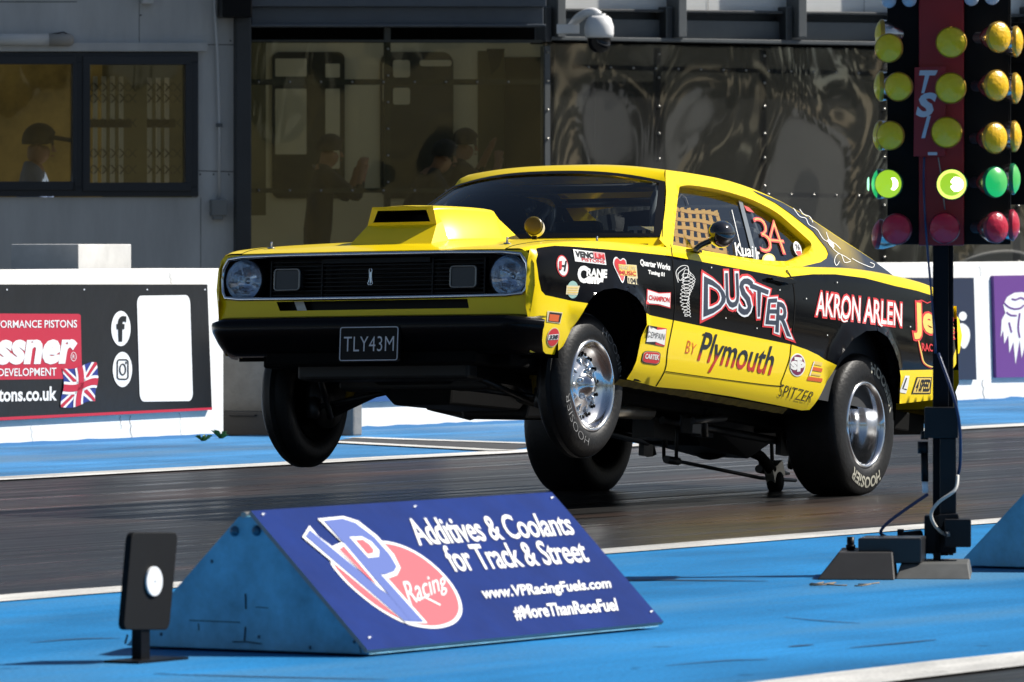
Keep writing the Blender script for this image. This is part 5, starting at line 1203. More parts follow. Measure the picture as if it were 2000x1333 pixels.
# dome camera
cc = root('dome_camera', FLp.at(1148, 60, .5), 'white dome security camera with black lens ball bracketed below the beam', 'security camera')
CP = FLp.at(1146, 62, .45); m1 = MB(); 
m1.lathe([(0, .115), (.07, .112), (.095, .09), (.115, .03), (.116, -.03), (.110, -.055), (.096, -.062), (0, -.062)], CP, (0, 0, 1), 32); m1.build('housing', mat('camera_white', (.80, .80, .80), .35), cc)
m1 = MB(); m1.lathe([(.092, -.06), (.092, -.10), (.085, -.135), (.06, -.165), (.03, -.18), (0, -.184)], CP, (0, 0, 1), 28); m1.build('lens_dome', mat('camera_black', (.008, .008, .01), .08), cc)
m1 = MB(); m1.tube(smoothpts([FLp.at(1146, 34, .45), FLp.at(1135, 27, .44), FLp.at(1122, 30, .40), FLp.at(1112, 40, .28), FLp.at(1112, 52, .1)], 4), .036, 10); m1.box(FLp.at(1102, 58, .14), (.18, .2, .07)); m1.lathe([(.05, 0), (.05, -.05)], CP + UP * .13, (0, 0, 1), 16); m1.build('bracket', mat('camera_white', (.80, .80, .80), .35), cc)

# ================================================================ people seen in and behind the panes
def person(name, label, joints, edges, radii, head, skin, clothes, face, group=None, hat=None):
    me = bpy.data.meshes.new(name); names = list(joints); idx = {k: i for i, k in enumerate(names)}
    me.from_pydata([tuple(joints[k]) for k in names], [(idx[a], idx[b]) for a, b in edges], [])
    o = bpy.data.objects.new(name, me); C.objects.link(o)
    md = o.modifiers.new('s', 'SKIN'); sd = o.modifiers.new('d', 'SUBSURF'); sd.levels = 1; sd.render_levels = 1
    sk = me.skin_vertices[0].data
    for k in names: sk[idx[k]].radius = (radii.get(k, .04),) * 2
    for k in names: sk[idx[k]].use_root = (k == 'pelvis')
    dg = bpy.context.evaluated_depsgraph_get(); m2 = bpy.data.meshes.new_from_object(o.evaluated_get(dg))
    bpy.data.objects.remove(o)
    return m2
def make_person(label, base_, face_dir, pose, top, bottom, hair, hat=False, group=None, shirt_sub=True):
    """one continuous body; pose gives joint offsets in metres (forward f, left l, up u) from the base point"""
    f = Vector(face_dir).normalized(); l = UP.cross(f).normalized()
    P = {k: f * v[0] + l * v[1] + UP * v[2] for k, v in pose.items()}
    ed = [('pelvis', 'waist'), ('waist', 'chest'), ('chest', 'neck'), ('neck', 'head0'), ('head0', 'head1')]
    rad = dict(pelvis=.135, waist=.13, chest=.16, neck=.06, head0=.084, head1=.09)
    for s_ in 'lr':
        ed += [('chest', 'sh' + s_), ('sh' + s_, 'el' + s_), ('el' + s_, 'wr' + s_), ('wr' + s_, 'pa' + s_), ('pelvis', 'hi' + s_), ('hi' + s_, 'kn' + s_), ('kn' + s_, 'an' + s_), ('an' + s_, 'to' + s_)]
        rad.update({'sh' + s_: .085, 'el' + s_: .046, 'wr' + s_: .03, 'pa' + s_: .034, 'hi' + s_: .10, 'kn' + s_: .062, 'an' + s_: .042, 'to' + s_: .04})
        d = (P['wr' + s_] - P['el' + s_]).normalized(); P['pa' + s_] = P['wr' + s_] + d * .07; sd = d.cross(UP).normalized() if abs(d.z) < .95 else l
        for i in range(4):
            k = 'f%d%s' % (i, s_); P[k] = P['pa' + s_] + sd * (i - 1.5) * .02 + d * .03; P[k + 'b'] = P[k] + d * (.045 - abs(i - 1.4) * .008) - UP * .012
            ed += [('pa' + s_, k), (k, k + 'b')]; rad[k] = .010; rad[k + 'b'] = .008
        P['th' + s_] = P['wr' + s_] + sd * .045 + d * .05; ed.append(('wr' + s_, 'th' + s_)); rad['th' + s_] = .010
    m2 = person('body', label, P, ed, rad, None, None, None, None)
    m2.materials.clear()
    for m in (mat('skin', (.30, .16, .10), .55), top, bottom, mat('dark_shoe', (.02, .02, .02), .6)): m2.materials.append(m)
    for p in m2.polygons:
        c = p.center; p.use_smooth = True
        dn = min(P, key=lambda k: (P[k] - c).length)
        p.material_index = 1 if dn[:2] in ('ch', 'wa', 'sh', 'el') else 2 if dn[:2] in ('pe', 'hi', 'kn') else 3 if dn[:2] in ('an', 'to') else 0
    o = bpy.data.objects.new('person', m2); C.objects.link(o); o.location = base_; WORLDP[o.name] = Matrix.Translation(Vector(base_))
    tag(o, label, 'person', group)
    hc = P['head1']; hm = MB()
    hm.add([], [])
    def hp(u, v):
        th = u * 2 * math.pi; ph = v * math.pi * .56; d = (f * math.cos(th) + l * math.sin(th)) * math.sin(ph) + UP * math.cos(ph)
        if d.z < .25 and d.dot(f) > .35: d = d * .8
        return hc + Vector(d) * .118 + UP * .015
    hm.grid(hp, 20, 8); 
    if hat: hm.grid(lambda u, v: hc + f * (.07 + .13 * v) + l * ((u - .5) * .17 * (1 - .35 * v * v)) + UP * (.055 - .02 * v - .03 * (2 * u - 1) ** 2), 8, 5)
    hm.build('cap' if hat else 'hair', hair, o, local=True)
    fm_ = MB(); fc = P['head0'].lerp(hc, .6)
    for s_ in (-1, 1): fm_.lathe([(.012, 0), (.009, .006), (0, .008)], fc + f * .083 + l * s_ * .032 + UP * .02, f, 8, 1); fm_.lathe([(.022, -.01), (.02, .012), (0, .016)], fc + l * s_ * .085, l * s_, 8, 0)
    fm_.hexa([fc + f * .08 + l * a + UP * b for a, b in ((-.014, -.03), (.014, -.03), (.008, .02), (-.008, .02))] + [fc + f * c + l * a + UP * b for a, b, c in ((-.010, -.028, .112), (.010, -.028, .112), (.004, .018, .092), (-.004, .018, .092))])
    fm_.box(fc + f * .085 - UP * .055, (.02, .02, .008), m=2); fm_.build('face', [mat('skin', (.30, .16, .10), .55), ink, mat('lips', (.3, .1, .08), .5)], o, local=True)
    return o
blackc = mat('black_clothes', (.012, .012, .013), .8); bluec = mat('pale_blue_shirt', (.13, .19, .33), .8); darkc = mat('dark_trousers', (.03, .03, .035), .8); hairm = mat('dark_hair', (.012, .010, .008), .7)
SIT = dict(pelvis=(0, 0, .50), waist=(.02, 0, .68), chest=(.03, 0, .95), neck=(.05, 0, 1.11), head0=(.08, 0, 1.17), head1=(.085, 0, 1.24), shl=(.03, .17, 1.04), shr=(.03, -.17, 1.04), ell=(.16, .24, .72), elr=(.16, -.24, .72), wrl=(.38, .14, .74), wrr=(.38, -.12, .76), hil=(.04, .10, .48), hir=(.04, -.10, .48), knl=(.46, .12, .50), knr=(.46, -.12, .50), anl=(.44, .12, .08), anr=(.44, -.12, .08), tol=(.60, .13, .04), tor=(.60, -.13, .04))
STAND = dict(pelvis=(0, 0, .92), waist=(.02, 0, 1.08), chest=(.05, 0, 1.33), neck=(.07, 0, 1.49), head0=(.11, 0, 1.55), head1=(.115, 0, 1.62), shl=(.05, .18, 1.42), shr=(.05, -.18, 1.42), ell=(.30, .24, 1.22), elr=(.30, -.24, 1.22), wrl=(.36, .12, 1.44), wrr=(.36, -.10, 1.46), hil=(0, .10, .88), hir=(0, -.10, .88), knl=(.03, .12, .48), knr=(-.03, -.12, .48), anl=(-.02, .13, .08), anr=(-.06, -.13, .08), tol=(.13, .15, .04), tor=(.09, -.15, .04))
def behind(px, ptop, d, H): # base point so that the head top shows at ptop
    q = Plane(FLp.P0 - FLp.n * d, FLp.u, UP).at(px, ptop); q.z -= H; return q
fr_ = FLp.u
make_person('person in a dark cap and pale blue shirt sitting inside the left window', behind(52, 244, .9, 1.36 * 1.22), (fr_ * .95 - FLp.n * -.25), SIT, bluec, darkc, blackc, True).scale = (1.22,) * 3
make_person('person in black with hands raised to the face behind the tinted screen', behind(618, 264, 1.3, 1.74), fr_, STAND, blackc, blackc, hairm, False, None)
S2 = dict(SIT); S2.update(chest=(.14, 0, .90), neck=(.22, 0, 1.04), head0=(.27, 0, 1.10), head1=(.29, 0, 1.17), shl=(.16, .17, .98), shr=(.16, -.17, .98), ell=(.36, .22, .72), elr=(.36, -.22, .72), wrl=(.56, .12, .70), wrr=(.56, -.1, .72))
make_person('dark haired person in black crouching behind the tinted screen above the bonnet scoop', behind(800, 272, 1.3, 1.30), fr_, S2, blackc, blackc, hairm)
S3 = dict(STAND); S3.update(ell=(.22, .22, 1.30), wrl=(.34, .16, 1.56))
make_person('person in black pointing with one arm up behind the tinted screen near the car roof', behind(882, 250, 1.6, 1.75), fr_, S3, blackc, blackc, hairm)

# ================================================================ what the panes and paint reflect: the bank and wood behind the photographer
bnk = MB()
def bankz(x, y): return 0
def bfn(u, v):
    a = R(50 + 80 * u); r_ = 42 + 40 * v; c = Vector((0, 20, 0)); p = c + Vector((math.cos(-a), math.sin(-a), 0)) * r_ * 1.25
    p.z = -.03 + 5.2 * (v ** .8) * (1 + .15 * math.sin(u * 23) + .1 * math.sin(u * 51)); return p
bnk.grid(bfn, 60, 10); tag(bnk.build('grass_bank', mat('dry_grass', (.13, .105, .035), .9, var=.4, vscale=.3)), kind='structure')
wd = MB()
for i in range(7000):
    u = random.random(); a = R(-62 + 262 * u); r_ = (84 + 12 * random.random()) * 1.25; hgt = 6.5 + 3.5 * (.5 + .5 * math.sin(u * 37)) + 3 * (.5 + .5 * math.sin(u * 91 + 1)); z = hgt * random.random() ** .8 + (3 if 50 < math.degrees(a) < 130 else 0)
    p = Vector((0, 20, z)) + Vector((math.cos(-a), math.sin(-a), 0)) * r_; s_ = .6 + .9 * random.random()
    x = Vector((random.gauss(0, 1), random.gauss(0, 1), random.gauss(0, 1))).normalized(); y = x.orthogonal().normalized()
    wd.add([p + x * s_, p + y * s_, p - x * s_, p - y * s_], [(0, 1, 2, 3)])
tag(wd.build('woodland', mat('wood_leaves', (.020, .023, .017), .8), fixn=False), 'dark green wood along the top of the grass bank', 'woodland', None, 'stuff')
# ================================================================ things on the blue island
# triangular sponsor board
def tent(name, P0, P1, P2, hgt, label, face=True):
    u = (P1 - P2); 
    rid0 = (P0 + P1) / 2 + UP * hgt; along = P2 - P1
    o = root(name, P0, label, 'sponsor board')
    w = (P1 - P0).normalized() * .028
    pr0 = [P0 + UP * .0, P1, rid0 + w, rid0 - w]
    mb = MB(); mb.prism(pr0, [p + along for p in pr0])
    mb.build('frame', mat('weathered_blue_ply', (.16, .46, .64), .6, var=.42, vscale=6, bump=.1, bscale=30), o, bevel=.004)
    return o, rid0, along
tP0 = ground(245, 1261.5, .012); tP1 = ground(722, 1279, .012); tP2 = ground(1288, 1224, .012)
rid_px = hit(486, 1008, tP0, FWD)
tn, rid, along = tent('sponsor_board', tP0, tP1, tP2, rid_px.z - .012, 'blue triangular sponsor board with a red and white oval logo, in front of the car')
# bolts and grime on the end panel
endn = (tP1 - tP0).cross(UP).normalized()
if endn.dot(CAMP - tP0) < 0: endn = -endn
EP = Plane(tP0, (tP1 - tP0), UP)
for x, y in ((459, 1038), (502, 1037)): bo_ = MB(); bo_.lathe([(.016, 0), (.016, .004), (.009, .012), (0, .014)], EP.at(x, y, .001), EP.n, 12); bo_.build('bolt', mat('blue_painted_bolt', (.03, .10, .16), .4), tn)
for x, y in ((692, 1254), (414, 1097), (506, 1244), (315, 1239), (606, 1265)): bo_ = MB(); bo_.lathe([(.006, 0), (.004, .003), (0, .004)], EP.at(x, y, .001), EP.n, 8); bo_.build('nail', mat('blue_painted_bolt', (.03, .10, .16), .4), tn)
gm2 = MB()
for P, w_ in (([(480, 1160), (481, 1190)], 3), ([(480, 1225), (478, 1252)], 3), ([(455, 1254), (482, 1254), (512, 1258)], 2.2), ([(500, 1186), (525, 1188)], 1.4), ([(370, 1212), (420, 1214), (470, 1216)], 1.6), ([(388, 1218), (389, 1232)], 2), ([(640, 1170), (648, 1190)], 2), ([(700, 1250), (706, 1276)], 1.6), ([(250, 1240), (245, 1258)], 4)): stroke(gm2, P, w_, EP.at, .002)
gm2.build('scuffs', mat('scuff_dark', (.012, .03, .045), .8), tn, fixn=False)
# printed face
rA = rid + (tP1 - tP0).normalized() * .028; FPl = Plane(tP1, along, rA - tP1)
fb = MB(); q4 = [tP1, tP1 + along, rA + along, rA]
q4 = [p + FPl.n * 0.0 for p in q4]
ov = (rA - tP1).normalized() * .012; av = along.normalized() * .02
q4 = [q4[0] - av + ov * .5, q4[1] + av + ov * .5, q4[2] + av + ov, q4[3] - av + ov]
fb.prism([p + FPl.n * .014 for p in q4], [p + FPl.n * .002 for p in q4], 0, 1)
fbo = fb.build('printed_panel', [mat('board_blue', (.005, .024, .15), .55, var=.22, vscale=3.5, spec=.05, bump=.25, bscale=5), mat('panel_edge', (.30, .27, .25), .6)], tn)
fp = MB(); fat = FPl.at
def pcut(n_, l_): cut(fp, n_, [fw, fr2, fb2, silver], fbo, l_, local=False)
def c7(q): return [(500 + x * .41, 960 + y * .41) for x, y in q]
fw = flat('logo_white', (.80, .80, .80)); fr2 = flat('logo_red', (.66, .06, .085)); fb2 = flat('logo_blue', (.035, .085, .36))
OC = (655, 460)
# oval
oval = smoothpts([(380, 330), (470, 265), (600, 248), (720, 280), (850, 370), (930, 470), (968, 570), (930, 640), (840, 668), (720, 660), (600, 610), (480, 520), (390, 420)], 4, True)
oval = smoothpts([(338, 350), (370, 300), (480, 260), (610, 255), (740, 300), (860, 390), (940, 490), (968, 580), (940, 640), (870, 668), (790, 668), (690, 645), (570, 580), (460, 495), (380, 415)], 4, True)
put_poly(fp, c7(oval), fat, .016, 0)
ovc = (660, 462); put_poly(fp, c7([(ovc[0] + (x - ovc[0]) * .945, ovc[1] + (y - ovc[1]) * .935) for x, y in oval]), fat, .0172, 1)
# V and P
Vw = [(238, 182), (282, 236), (345, 282), (390, 262), (276, 150), (400, 138), (470, 160), (560, 230), (640, 320), (672, 385), (655, 420), (612, 435), (800, 648), (700, 650), (203, 238)]
put_poly(fp, c7(Vw), fat, .0184, 0)
Vb = [(240, 206), (222, 238), (335, 335), (560, 560), (690, 640), (770, 642), (570, 412), (600, 410), (640, 395), (648, 375), (600, 300), (520, 220), (450, 172), (395, 155), (310, 162), (600, 500), (300, 280)]
put_poly(fp, c7([(238, 205), (219, 236), (690, 640), (775, 643), (602, 505)]), fat, .0196, 2)
put_poly(fp, c7([(305, 162), (395, 152), (455, 172), (545, 240), (620, 325), (652, 380), (640, 402), (595, 418), (575, 415), (780, 642), (720, 640), (602, 500)]), fat, .0202, 2)
put_poly(fp, c7([(425, 240), (485, 238), (530, 262), (568, 305), (566, 335), (515, 340)]), fat, .0212, 0); put_poly(fp, c7([(455, 256), (488, 254), (518, 275), (540, 302), (538, 318), (512, 322)]), fat, .0222, 1)
put_poly(fp, c7([(370, 300), (400, 270), (600, 505), (575, 490)]), fat, .0208, 0); put_poly(fp, c7([(378, 300), (398, 284), (555, 465), (520, 440)]), fat, .0216, 1)
put_text(fp, 'Racing', c7([(668, 455), (880, 400), (905, 500), (735, 600)]), fat, .0185, 0, off=.0, shear=.25)
stroke(fp, c7([(735, 535), (790, 525), (862, 562)]), 3, fat, .0185, 0)
pcut('logo', 'oval logo with large blue letters')
put_text(fp, 'Additives & Coolants', c7([(690, 150), (1462, 118), (1505, 222), (765, 275)]), fat, .017, 0, off=.014, sp=.95)
pcut('lettering', None)
put_text(fp, 'for Track & Street', c7([(862, 280), (1530, 245), (1575, 352), (930, 400)]), fat, .017, 0, off=.014, sp=.95)
pcut('lettering', None)
put_text(fp, 'www.VPRacingFuels.com', c7([(1055, 478), (1668, 432), (1680, 490), (1075, 545)]), fat, .017, 0, off=.025)
pcut('lettering', None)
put_text(fp, '#MoreThanRaceFuel', c7([(1205, 568), (1695, 528), (1712, 590), (1225, 632)]), fat, .017, 0, off=.025)
pcut('lettering', None)
for x, y in ((18, 128), (742, 90), (1395, 48), (525, 715), (1868, 590)):
    q_ = c7([(x - 7, y - 3), (x + 7, y - 4), (x + 8, y), (x, y + 2), (x + 2, y + 6), (x - 5, y + 5)]); put_poly(fp, q_, fat, .018, 3); pcut('clip', None)
ra_ = MB(); ra_.tube([rid - (tP1 - tP0).normalized() * .01 + UP * .004, rid + along - (tP1 - tP0).normalized() * .01 + UP * .004], .010, 8); ra_.build('ridge_strip', mat('ridge_pale', (.42, .40, .37), .6, var=.3, vscale=12), tn)
# second board at the right edge
sP0 = ground(1868, 1105, .012); sP1 = sP0 + (tP1 - tP0); sP2 = sP1 + along
tn2, rid2, al2 = tent('sponsor_board', sP0, sP1, sP2, rid_px.z - .012, 'plain blue end of a second triangular board cut off at the right edge')
# little reflector post
MK = ground(281, 1295); rf = root('reflector_post', MK, 'small black plate on a short post with a round white reflector', 'reflector post')
mk = MB(); pc = MK + UP * .004
mk.hexa([pc + FWD * a - LAT * 0 + LAT * b + UP * 0 for a, b in ((.13, -.06), (.13, .06), (-.16, .06), (-.16, -.06))] + [pc + FWD * a + LAT * b + UP * .008 for a, b in ((.13, -.06), (.13, .06), (-.16, .06), (-.16, -.06))], 0)
mk.build('foot', satin, rf)
mk = MB(); mk.box(pc + UP * .07, (.05, .012, .14), Matrix.Rotation(-TH + math.pi / 2, 3, 'Z')); mk.box(pc + UP * .07 + LAT * -.02, (.008, .04, .14), Matrix.Rotation(-TH + math.pi / 2, 3, 'Z')); mk.build('post', satin, rf)
lean = (UP + FWD * -.035).normalized(); MPl = Plane(MK + LAT * .012, -FWD, lean)
pm_ = MB(); 
q_ = quadmap([(258, 1040), (348.5, 1040), (331, 1231), (241.5, 1231)]); rp = [q_(u, v) for u, v in rrect(0, 0, 1, 1, .085)]
ext(pm_, rp, MPl, -.022, 0); pmo = pm_.build('plate', mat('black_board', (.003, .0035, .0045), .7, spec=.2, var=.2, vscale=10), rf, bevel=.003)
pm_ = MB(); ext(pm_, ell(298, 1135.5, 15.5, 29, 30), MPl, .001, .008); put_poly(pm_, ell(298.5, 1136, 1, 1.5, 8), MPl.at, .0085, 1); pm_.build('reflector', [mat('reflector_white', (.85, .85, .84), .4), ink], pmo)
# debris
dbm = MB(); g = ground(1620, 1150)
for k in range(7): 
    a = random.random() * 3; d = Vector((math.cos(a), math.sin(a) * .3, 0)); p = g + Vector((random.uniform(-.08, .12), random.uniform(-.12, .12), .012)); dbm.tube([p, p + d * .04, p + d * .09 + Vector((0, .03, .004))], .0025, 5)
tag(dbm.build('twigs', mat('dry_twig', (.22, .17, .12), .8)), 'small pile of dry twigs on the blue paint', 'twigs')

mk_ = MB()
for P, w_ in (([(1660, 1265), (1760, 1256), (1830, 1249)], 1.6), ([(1540, 1263), (1590, 1259)], 1.8), ([(1200, 1134), (1290, 1133), (1500, 1135)], 1.5), ([(300, 1316), (520, 1322), (760, 1327)], 1.4), ([(1300, 1300), (1420, 1290), (1500, 1288)], 1.2), ([(1530, 1205), (1600, 1212), (1680, 1217)], 1.0), ([(60, 1255), (150, 1248), (235, 1246)], 1.3)):
    P = smoothpts(P, 4); stroke(mk_, P, [w_ * (.4 + .6 * math.sin(math.pi * i / (len(P) - 1))) for i in range(len(P))], lambda x, y, o=0: ground(x, y, .0065), 0)
tag(mk_.build('scratches', mat('scratch_dark', (.010, .045, .10), .8), fixn=False), kind='structure')
# ================================================================ the starting lights
PY = 28.95; PX = (1842 - CX) / FPX * PY; PB = Vector((PX, PY, .004)); SC = FPX / PY
tree = root('starting_lights', PB, 'drag racing starting light column with lit green lamps on a black post', 'starting lights')
TU = Vector((math.cos(R(-4)), math.sin(R(-4)), 0)); TP = Plane(PB, TU, UP)
def at_t(px, py, off=0.0): return TP.at(px, py, off)
pst = mat('black_post', (.005, .0055, .008), .5, spec=.12)
m1 = MB(); ext(m1, rect(1822, -40, 1853, 1085), TP, -.035, .03); ext(m1, rect(1853, 470, 1862, 1085), TP, -.035, .0); m1.build('post', pst, tree, bevel=.003)
m1 = MB(); ext(m1, rect(1806, 795, 1872, 855), TP, .03, .09); ext(m1, rect(1836, 855, 1868, 1080), TP, .03, .07); m1.build('control_box', mat('dark_box', (.012, .013, .016), .5, spec=.25), tree, bevel=.004)
m1 = MB(); ext(m1, rect(1733, -90, 1800, 478), TP, -.01, .015); ext(m1, rect(1880, -90, 1971, 478), TP, -.01, .015); ext(m1, rect(1790, -90, 1890, 478), TP, -.012, .01)
m1.hexa([at_t(1971, 478, .01), at_t(1971, 478, -.25), at_t(1974, 478, -.25), at_t(1974, 478, .01), at_t(1971, -90, .01), at_t(1971, -90, -.25), at_t(1974, -90, -.25), at_t(1974, -90, .01)])
ext(m1, rect(1972, 42, 2030, 400), TP, -.24, -.22); ext(m1, rect(1975, 42, 2040, 120), TP, -.2, -.18)
m1.build('lamp_panel', mat('panel_black', (.0025, .0025, .003), .6, spec=.15), tree, bevel=.002)
m1 = MB(); ext(m1, rect(1795, -90, 1883, 480), TP, .016, .05); m1.build('centre_strip', mat('deep_red', (.30, .008, .016), .35), tree, bevel=.004)
m1 = MB(); ext(m1, [(1787, 133), (1848, 131), (1846, 306), (1785, 306)], TP, .05, .075, 0)
put_text(m1, 'T', [(1798, 141), (1829, 141), (1817, 181), (1798, 181)], at_t, .077, 1, off=.04, shear=.2); put_text(m1, 'S', [(1795, 185), (1827, 185), (1822, 227), (1793, 227)], at_t, .077, 1, off=.05, shear=.15); put_text(m1, 'I', [(1808, 229), (1817, 229), (1811, 269), (1802, 269)], at_t, .077, 1, off=.03, shear=.15)
put_poly(m1, rect(1813, 298, 1831, 304), at_t, .077, 1); m1.build('name_plate', [mat('plate_red', (.30, .012, .022), .4), mat('plate_letters', (.60, .62, .70), .5)], tree)
amber = mat('amber_lens', (.82, .58, .006), .35, coat=.3, bump=.25, bscale=60); amber_sun = mat('amber_lens_sunlit', (.98, .56, .006), .3, coat=.3, bump=.25, bscale=60); redl = mat('red_lens_dark', (.55, .008, .04), .3, coat=.3, bump=.2, bscale=60); bluel = mat('small_clear_bulb', (.45, .52, .62), .15)  # right-facing ambers use a brighter copy, sunlight put into the colour
def lit(name, c, s_): return mat(name, (.1, .2, .03), .3, emis=c, estr=s_)
glow = lit('green_lamp_lit', (.33, .60, .02), .7); hot = lit('green_lamp_core', (1.0, 1.0, .66), 4.0); rimg = mat('green_rim', (.01, .12, .06), .2); green2 = lit('green_lamp_side', (.0, .42, .12), .7); greenc = lit('green_lamp_side_core', (.35, .9, .55), 1.2)
refm = mat('reflector_chrome', (.65, .62, .58), .22, 1.0); bodyd = mat('lamp_body_dark', (.04, .04, .045), .4); goldr = mat('gold_rim', (.55, .33, .05), .3, .6)
def lamp(px, py, r_px, dirv, kind, off=.12):
    c = at_t(px, py, off); d = Vector(dirv).normalized(); r_ = r_px / SC
    b = MB(); b.lathe([(r_ * .98, -.004), (r_ * 1.0, .006), (r_ * .93, .012)], c, d, 32, 1); b.lathe([(r_ * .97, -.002), (r_ * .92, -.022), (r_ * .66, -.058), (r_ * .36, -.082), (r_ * .34, -.12), (r_ * .30, -.125), (0, -.125)], c, d, 28, [0, 0, 0, 2, 2, 2])
    o = b.build('lamp', [refm, goldr if kind in ('a', 'b') else rimg if kind in ('g', 'h') else mat('red_rim', (.20, .01, .03), .3), bodyd], tree)
    l_ = MB()
    if kind in ('g', 'h'):
        cc_ = r_ * .42; offc = .30 * r_ if kind == 'g' else -.1 * r_
        l_.lathe([(r_ * .93, .010), (r_ * .72, .020), (r_ * .40, .0275), (0, .031)], c, d, 32, [2, 0, 0])
        q = Vector((1, 0, 0)) if kind == 'g' else Vector((-.4, 0, .1)); l_.lathe([(r_ * .46, .0), (r_ * .36, .004), (0, .005)], c + d * .027 + TU * (offc if kind == 'g' else -.25 * r_), d, 20, 1)
        l_.build('lens', [glow, hot, lit('green_lamp_ring', (.75, .95, .16), .95) if px > 1800 else glow] if kind == 'g' else [green2, greenc, green2], o)
    else:
        l_.lathe([(r_ * .93, .010), (r_ * .75, .019), (r_ * .45, .026), (r_ * .2, .029), (0, .030)], c, d, 32); l_.build('lens', {'a': amber, 'b': amber_sun, 'r': redl}[kind], o)
TN = TP.n
for (x, y, k) in ((1738, 96, 'a'), (1757, 171, 'a'), (1741, 266, 'a'), (1738, 360, 'g'), (1753, 448, 'r')): lamp(x, y, 29 if k != 'r' else 31, TN - TU * .30, k)
for (x, y, k) in ((1859, 85, 'a'), (1858, 174, 'a'), (1850, 260, 'a'), (1860, 361, 'g'), (1846, 446, 'r')): lamp(x, y, 31, TN - TU * .06, k, .14)
for (x, y, k) in ((1950, 75, 'b'), (1946, 169, 'b'), (1943, 271, 'b'), (1943, 357, 'h'), (1945, 445, 'r')): lamp(x, y, 31, TN * .74 + TU * .66, k, .15)
for (x, y, k) in ((1983, 82, 'b'), (1982, 173, 'b'), (1980, 267, 'b'), (1977, 350, 'h'), (1976, 440, 'r')): lamp(x, y, 31, TN * .16 + TU, k, .02)
for (x, y, k) in ((1724, 68, 'a'), (1722, 169, 'a'), (1720, 265, 'a'), (1718, 360, 'h'), (1718, 458, 'r')): lamp(x, y, 30, TN * .12 - TU * 1.0 - UP * (.0 if k != 'r' else -.15), k, .0)
for x, y in ((1737, 3), (1777, 1), (1898, -1), (1938, -3)):
    b = MB(); b.lathe([(0, .028), (.018, .024), (.028, .008), (.028, -.01), (.02, -.03), (.012, -.06)], at_t(x, y, .09), TN, 20); b.build('small_bulb', bluel, tree)
# cables
CB_ = [mat('blue_cable', (.012, .035, .11), .4), mat('white_cable', (.62, .60, .55), .5), steel]
cbl = mat('blue_cable', (.012, .035, .11), .4); wcb = mat('white_cable', (.62, .60, .55), .5)
m1 = MB(); m1.tube(smoothpts([at_t(*p) for p in ((1806, 308, .09), (1805, 360, .10), (1808, 430, .10), (1813, 500, .06), (1820, 580, .055), (1828, 690, .05))], 5), .0045, 7, 0)
cut(m1, 'cable', CB_, tree, None, local=False)
m1.tube(smoothpts([at_t(*p) for p in ((1833, 690, .06), (1862, 770, .12), (1875, 830, .12), (1876, 900, .08), (1872, 925, .03))], 5), .006, 7, 0)
cut(m1, 'cable', CB_, tree, None, local=False)
m1.tube(smoothpts([at_t(*p) for p in ((1812, 965, .06), (1770, 993, .12), (1736, 1018, .16), (1722, 1036, .16), (1732, 1046, .15), (1752, 1050, .12), (1765, 1050, .10))], 6), .0065, 8, 0)
cut(m1, 'cable', CB_, tree, None, local=False)
m1.tube(smoothpts([at_t(*p) for p in ((1871, 928, .09), (1866, 955, .13), (1835, 978, .15), (1820, 1000, .15), (1826, 1022, .14), (1843, 1040, .12), (1858, 1040, .10))], 6), .0065, 8, 1)
cut(m1, 'cable', CB_, tree, None, local=False)
m1.tube(smoothpts([at_t(*p) for p in ((1833, 308, .08), (1838, 340, .07), (1846, 410, .06))], 4), .003, 6, 2); cut(m1, 'cable', CB_, tree, None, local=False)
# connectors at the left of the post
m1 = MB(); m1.tube([at_t(1803, 862, .06), at_t(1803, 885, .06)], .020, 12); m1.tube([at_t(1806, 885, .06), at_t(1807, 940, .06)], .014, 10); m1.tube([at_t(1807, 940, .06), at_t(1808, 962, .06)], .012, 10, 1); m1.tube([at_t(1806, 842, .06), at_t(1806, 858, .06)], .014, 8); m1.build('connector', [satin, silver], tree)
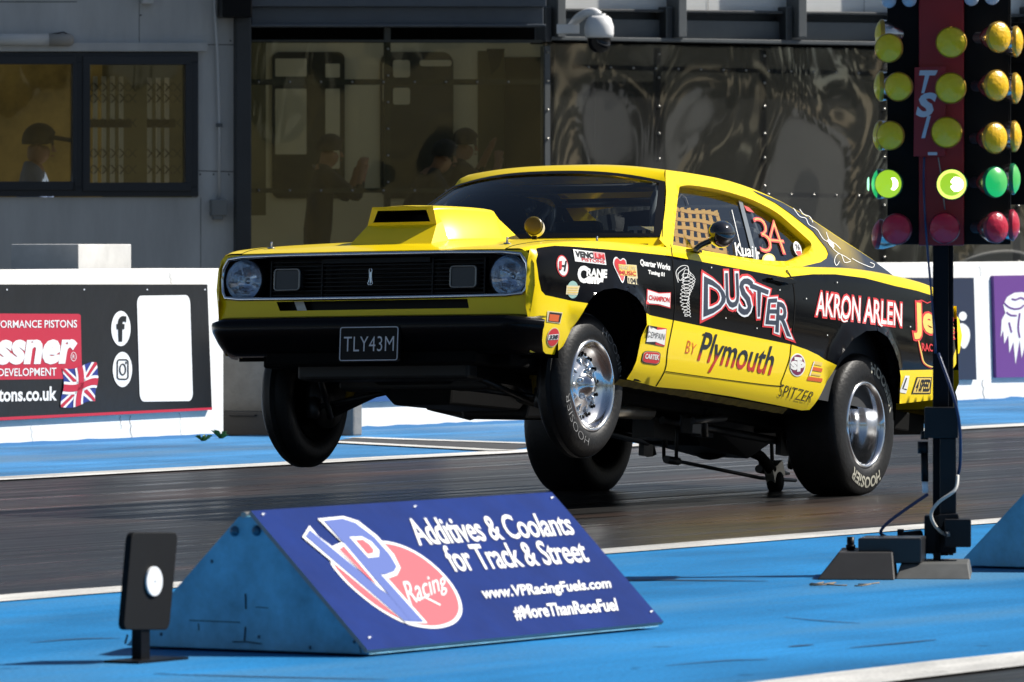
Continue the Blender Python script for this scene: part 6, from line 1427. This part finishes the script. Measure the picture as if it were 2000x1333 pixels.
# foot of the post
ft_ = MB(); gr_ = mat('grey_foot_steel', (.09, .092, .09), .6, var=.3, vscale=8)
def gp_(px, py, z=0.0): return ground(px, py, .004 + z)
m1 = MB(); fq = [gp_(1565, 1152), gp_(1742, 1152), gp_(1900, 1138), gp_(1890, 1096), gp_(1600, 1096)]
fq = [PB + TU * x + TN * y for x, y in ((-.52, .62), (-.18, .62), (-.18, -.05), (-.52, -.05))]
for (x0, x1, y0, y1, z1, m) in ((-.40, -.17, .05, .50, .10, 1), (-.17, .11, -.05, .42, .055, 0)):
    b0 = [PB + TU * x + TN * y for x, y in ((x0 - .06 * (m == 1), y1 + .05), (x1, y1 + .05), (x1, y0), (x0, y0))]; t0 = [PB + TU * x + TN * y + UP * z1 for x, y in ((x0 + .02, y1 - .03), (x1 - .01, y1 - .03), (x1 - .01, y0), (x0 + .02, y0))]
    m1 = MB(); m1.hexa(b0 + t0, 0); m1.build('foot', [gr_ if m == 0 else mat('dark_foot', (.028, .026, .026), .6, var=.3, vscale=8)], tree, bevel=.005)
m1 = MB(); m1.hexa([PB + TU * x + TN * y + UP * z for z in (.056, .15) for x, y in ((-.31, .42), (-.075, .40), (-.06, .14), (-.29, .16))]); m1.build('battery_box', mat('box_black', (.02, .021, .024), .3), tree, bevel=.006)
m1 = MB(); m1.tube([PB + TU * -.34 + TN * .3 + UP * .09, PB + TU * -.34 + TN * .3 + UP * .15], .014, 12); m1.tube([PB + TU * -.34 + TN * .3 + UP * .105, PB + TU * -.34 + TN * .3 + UP * .12], .020, 6); m1.build('bolt', satin, tree)
m1 = MB(); ext(m1, rect(1846, 1012, 1897, 1066), TP, .03, .16, 0); ext(m1, rect(1806, 1006, 1838, 1080), TP, -.05, .10, 1); ext(m1, [(1833, 1004), (1872, 1002), (1874, 1012), (1846, 1018), (1838, 1036), (1838, 1120), (1822, 1120), (1826, 1030)], TP, .03, .10, 0)
m1.tube([at_t(1856, 1040, .165), at_t(1846, 1041, .175)], .011, 10, 2); m1.tube([at_t(1760, 1048, .10), at_t(1800, 1044, .06)], .020, 12, 1); m1.lathe([(0, -.012), (.028, -.012), (.028, .012), (0, .012)], at_t(1760, 1046, .10), TU, 16, 1)
m1.build('socket_box', [mat('dark_box', (.012, .013, .016), .5, spec=.25), satin, gsteel], tree, bevel=.004)
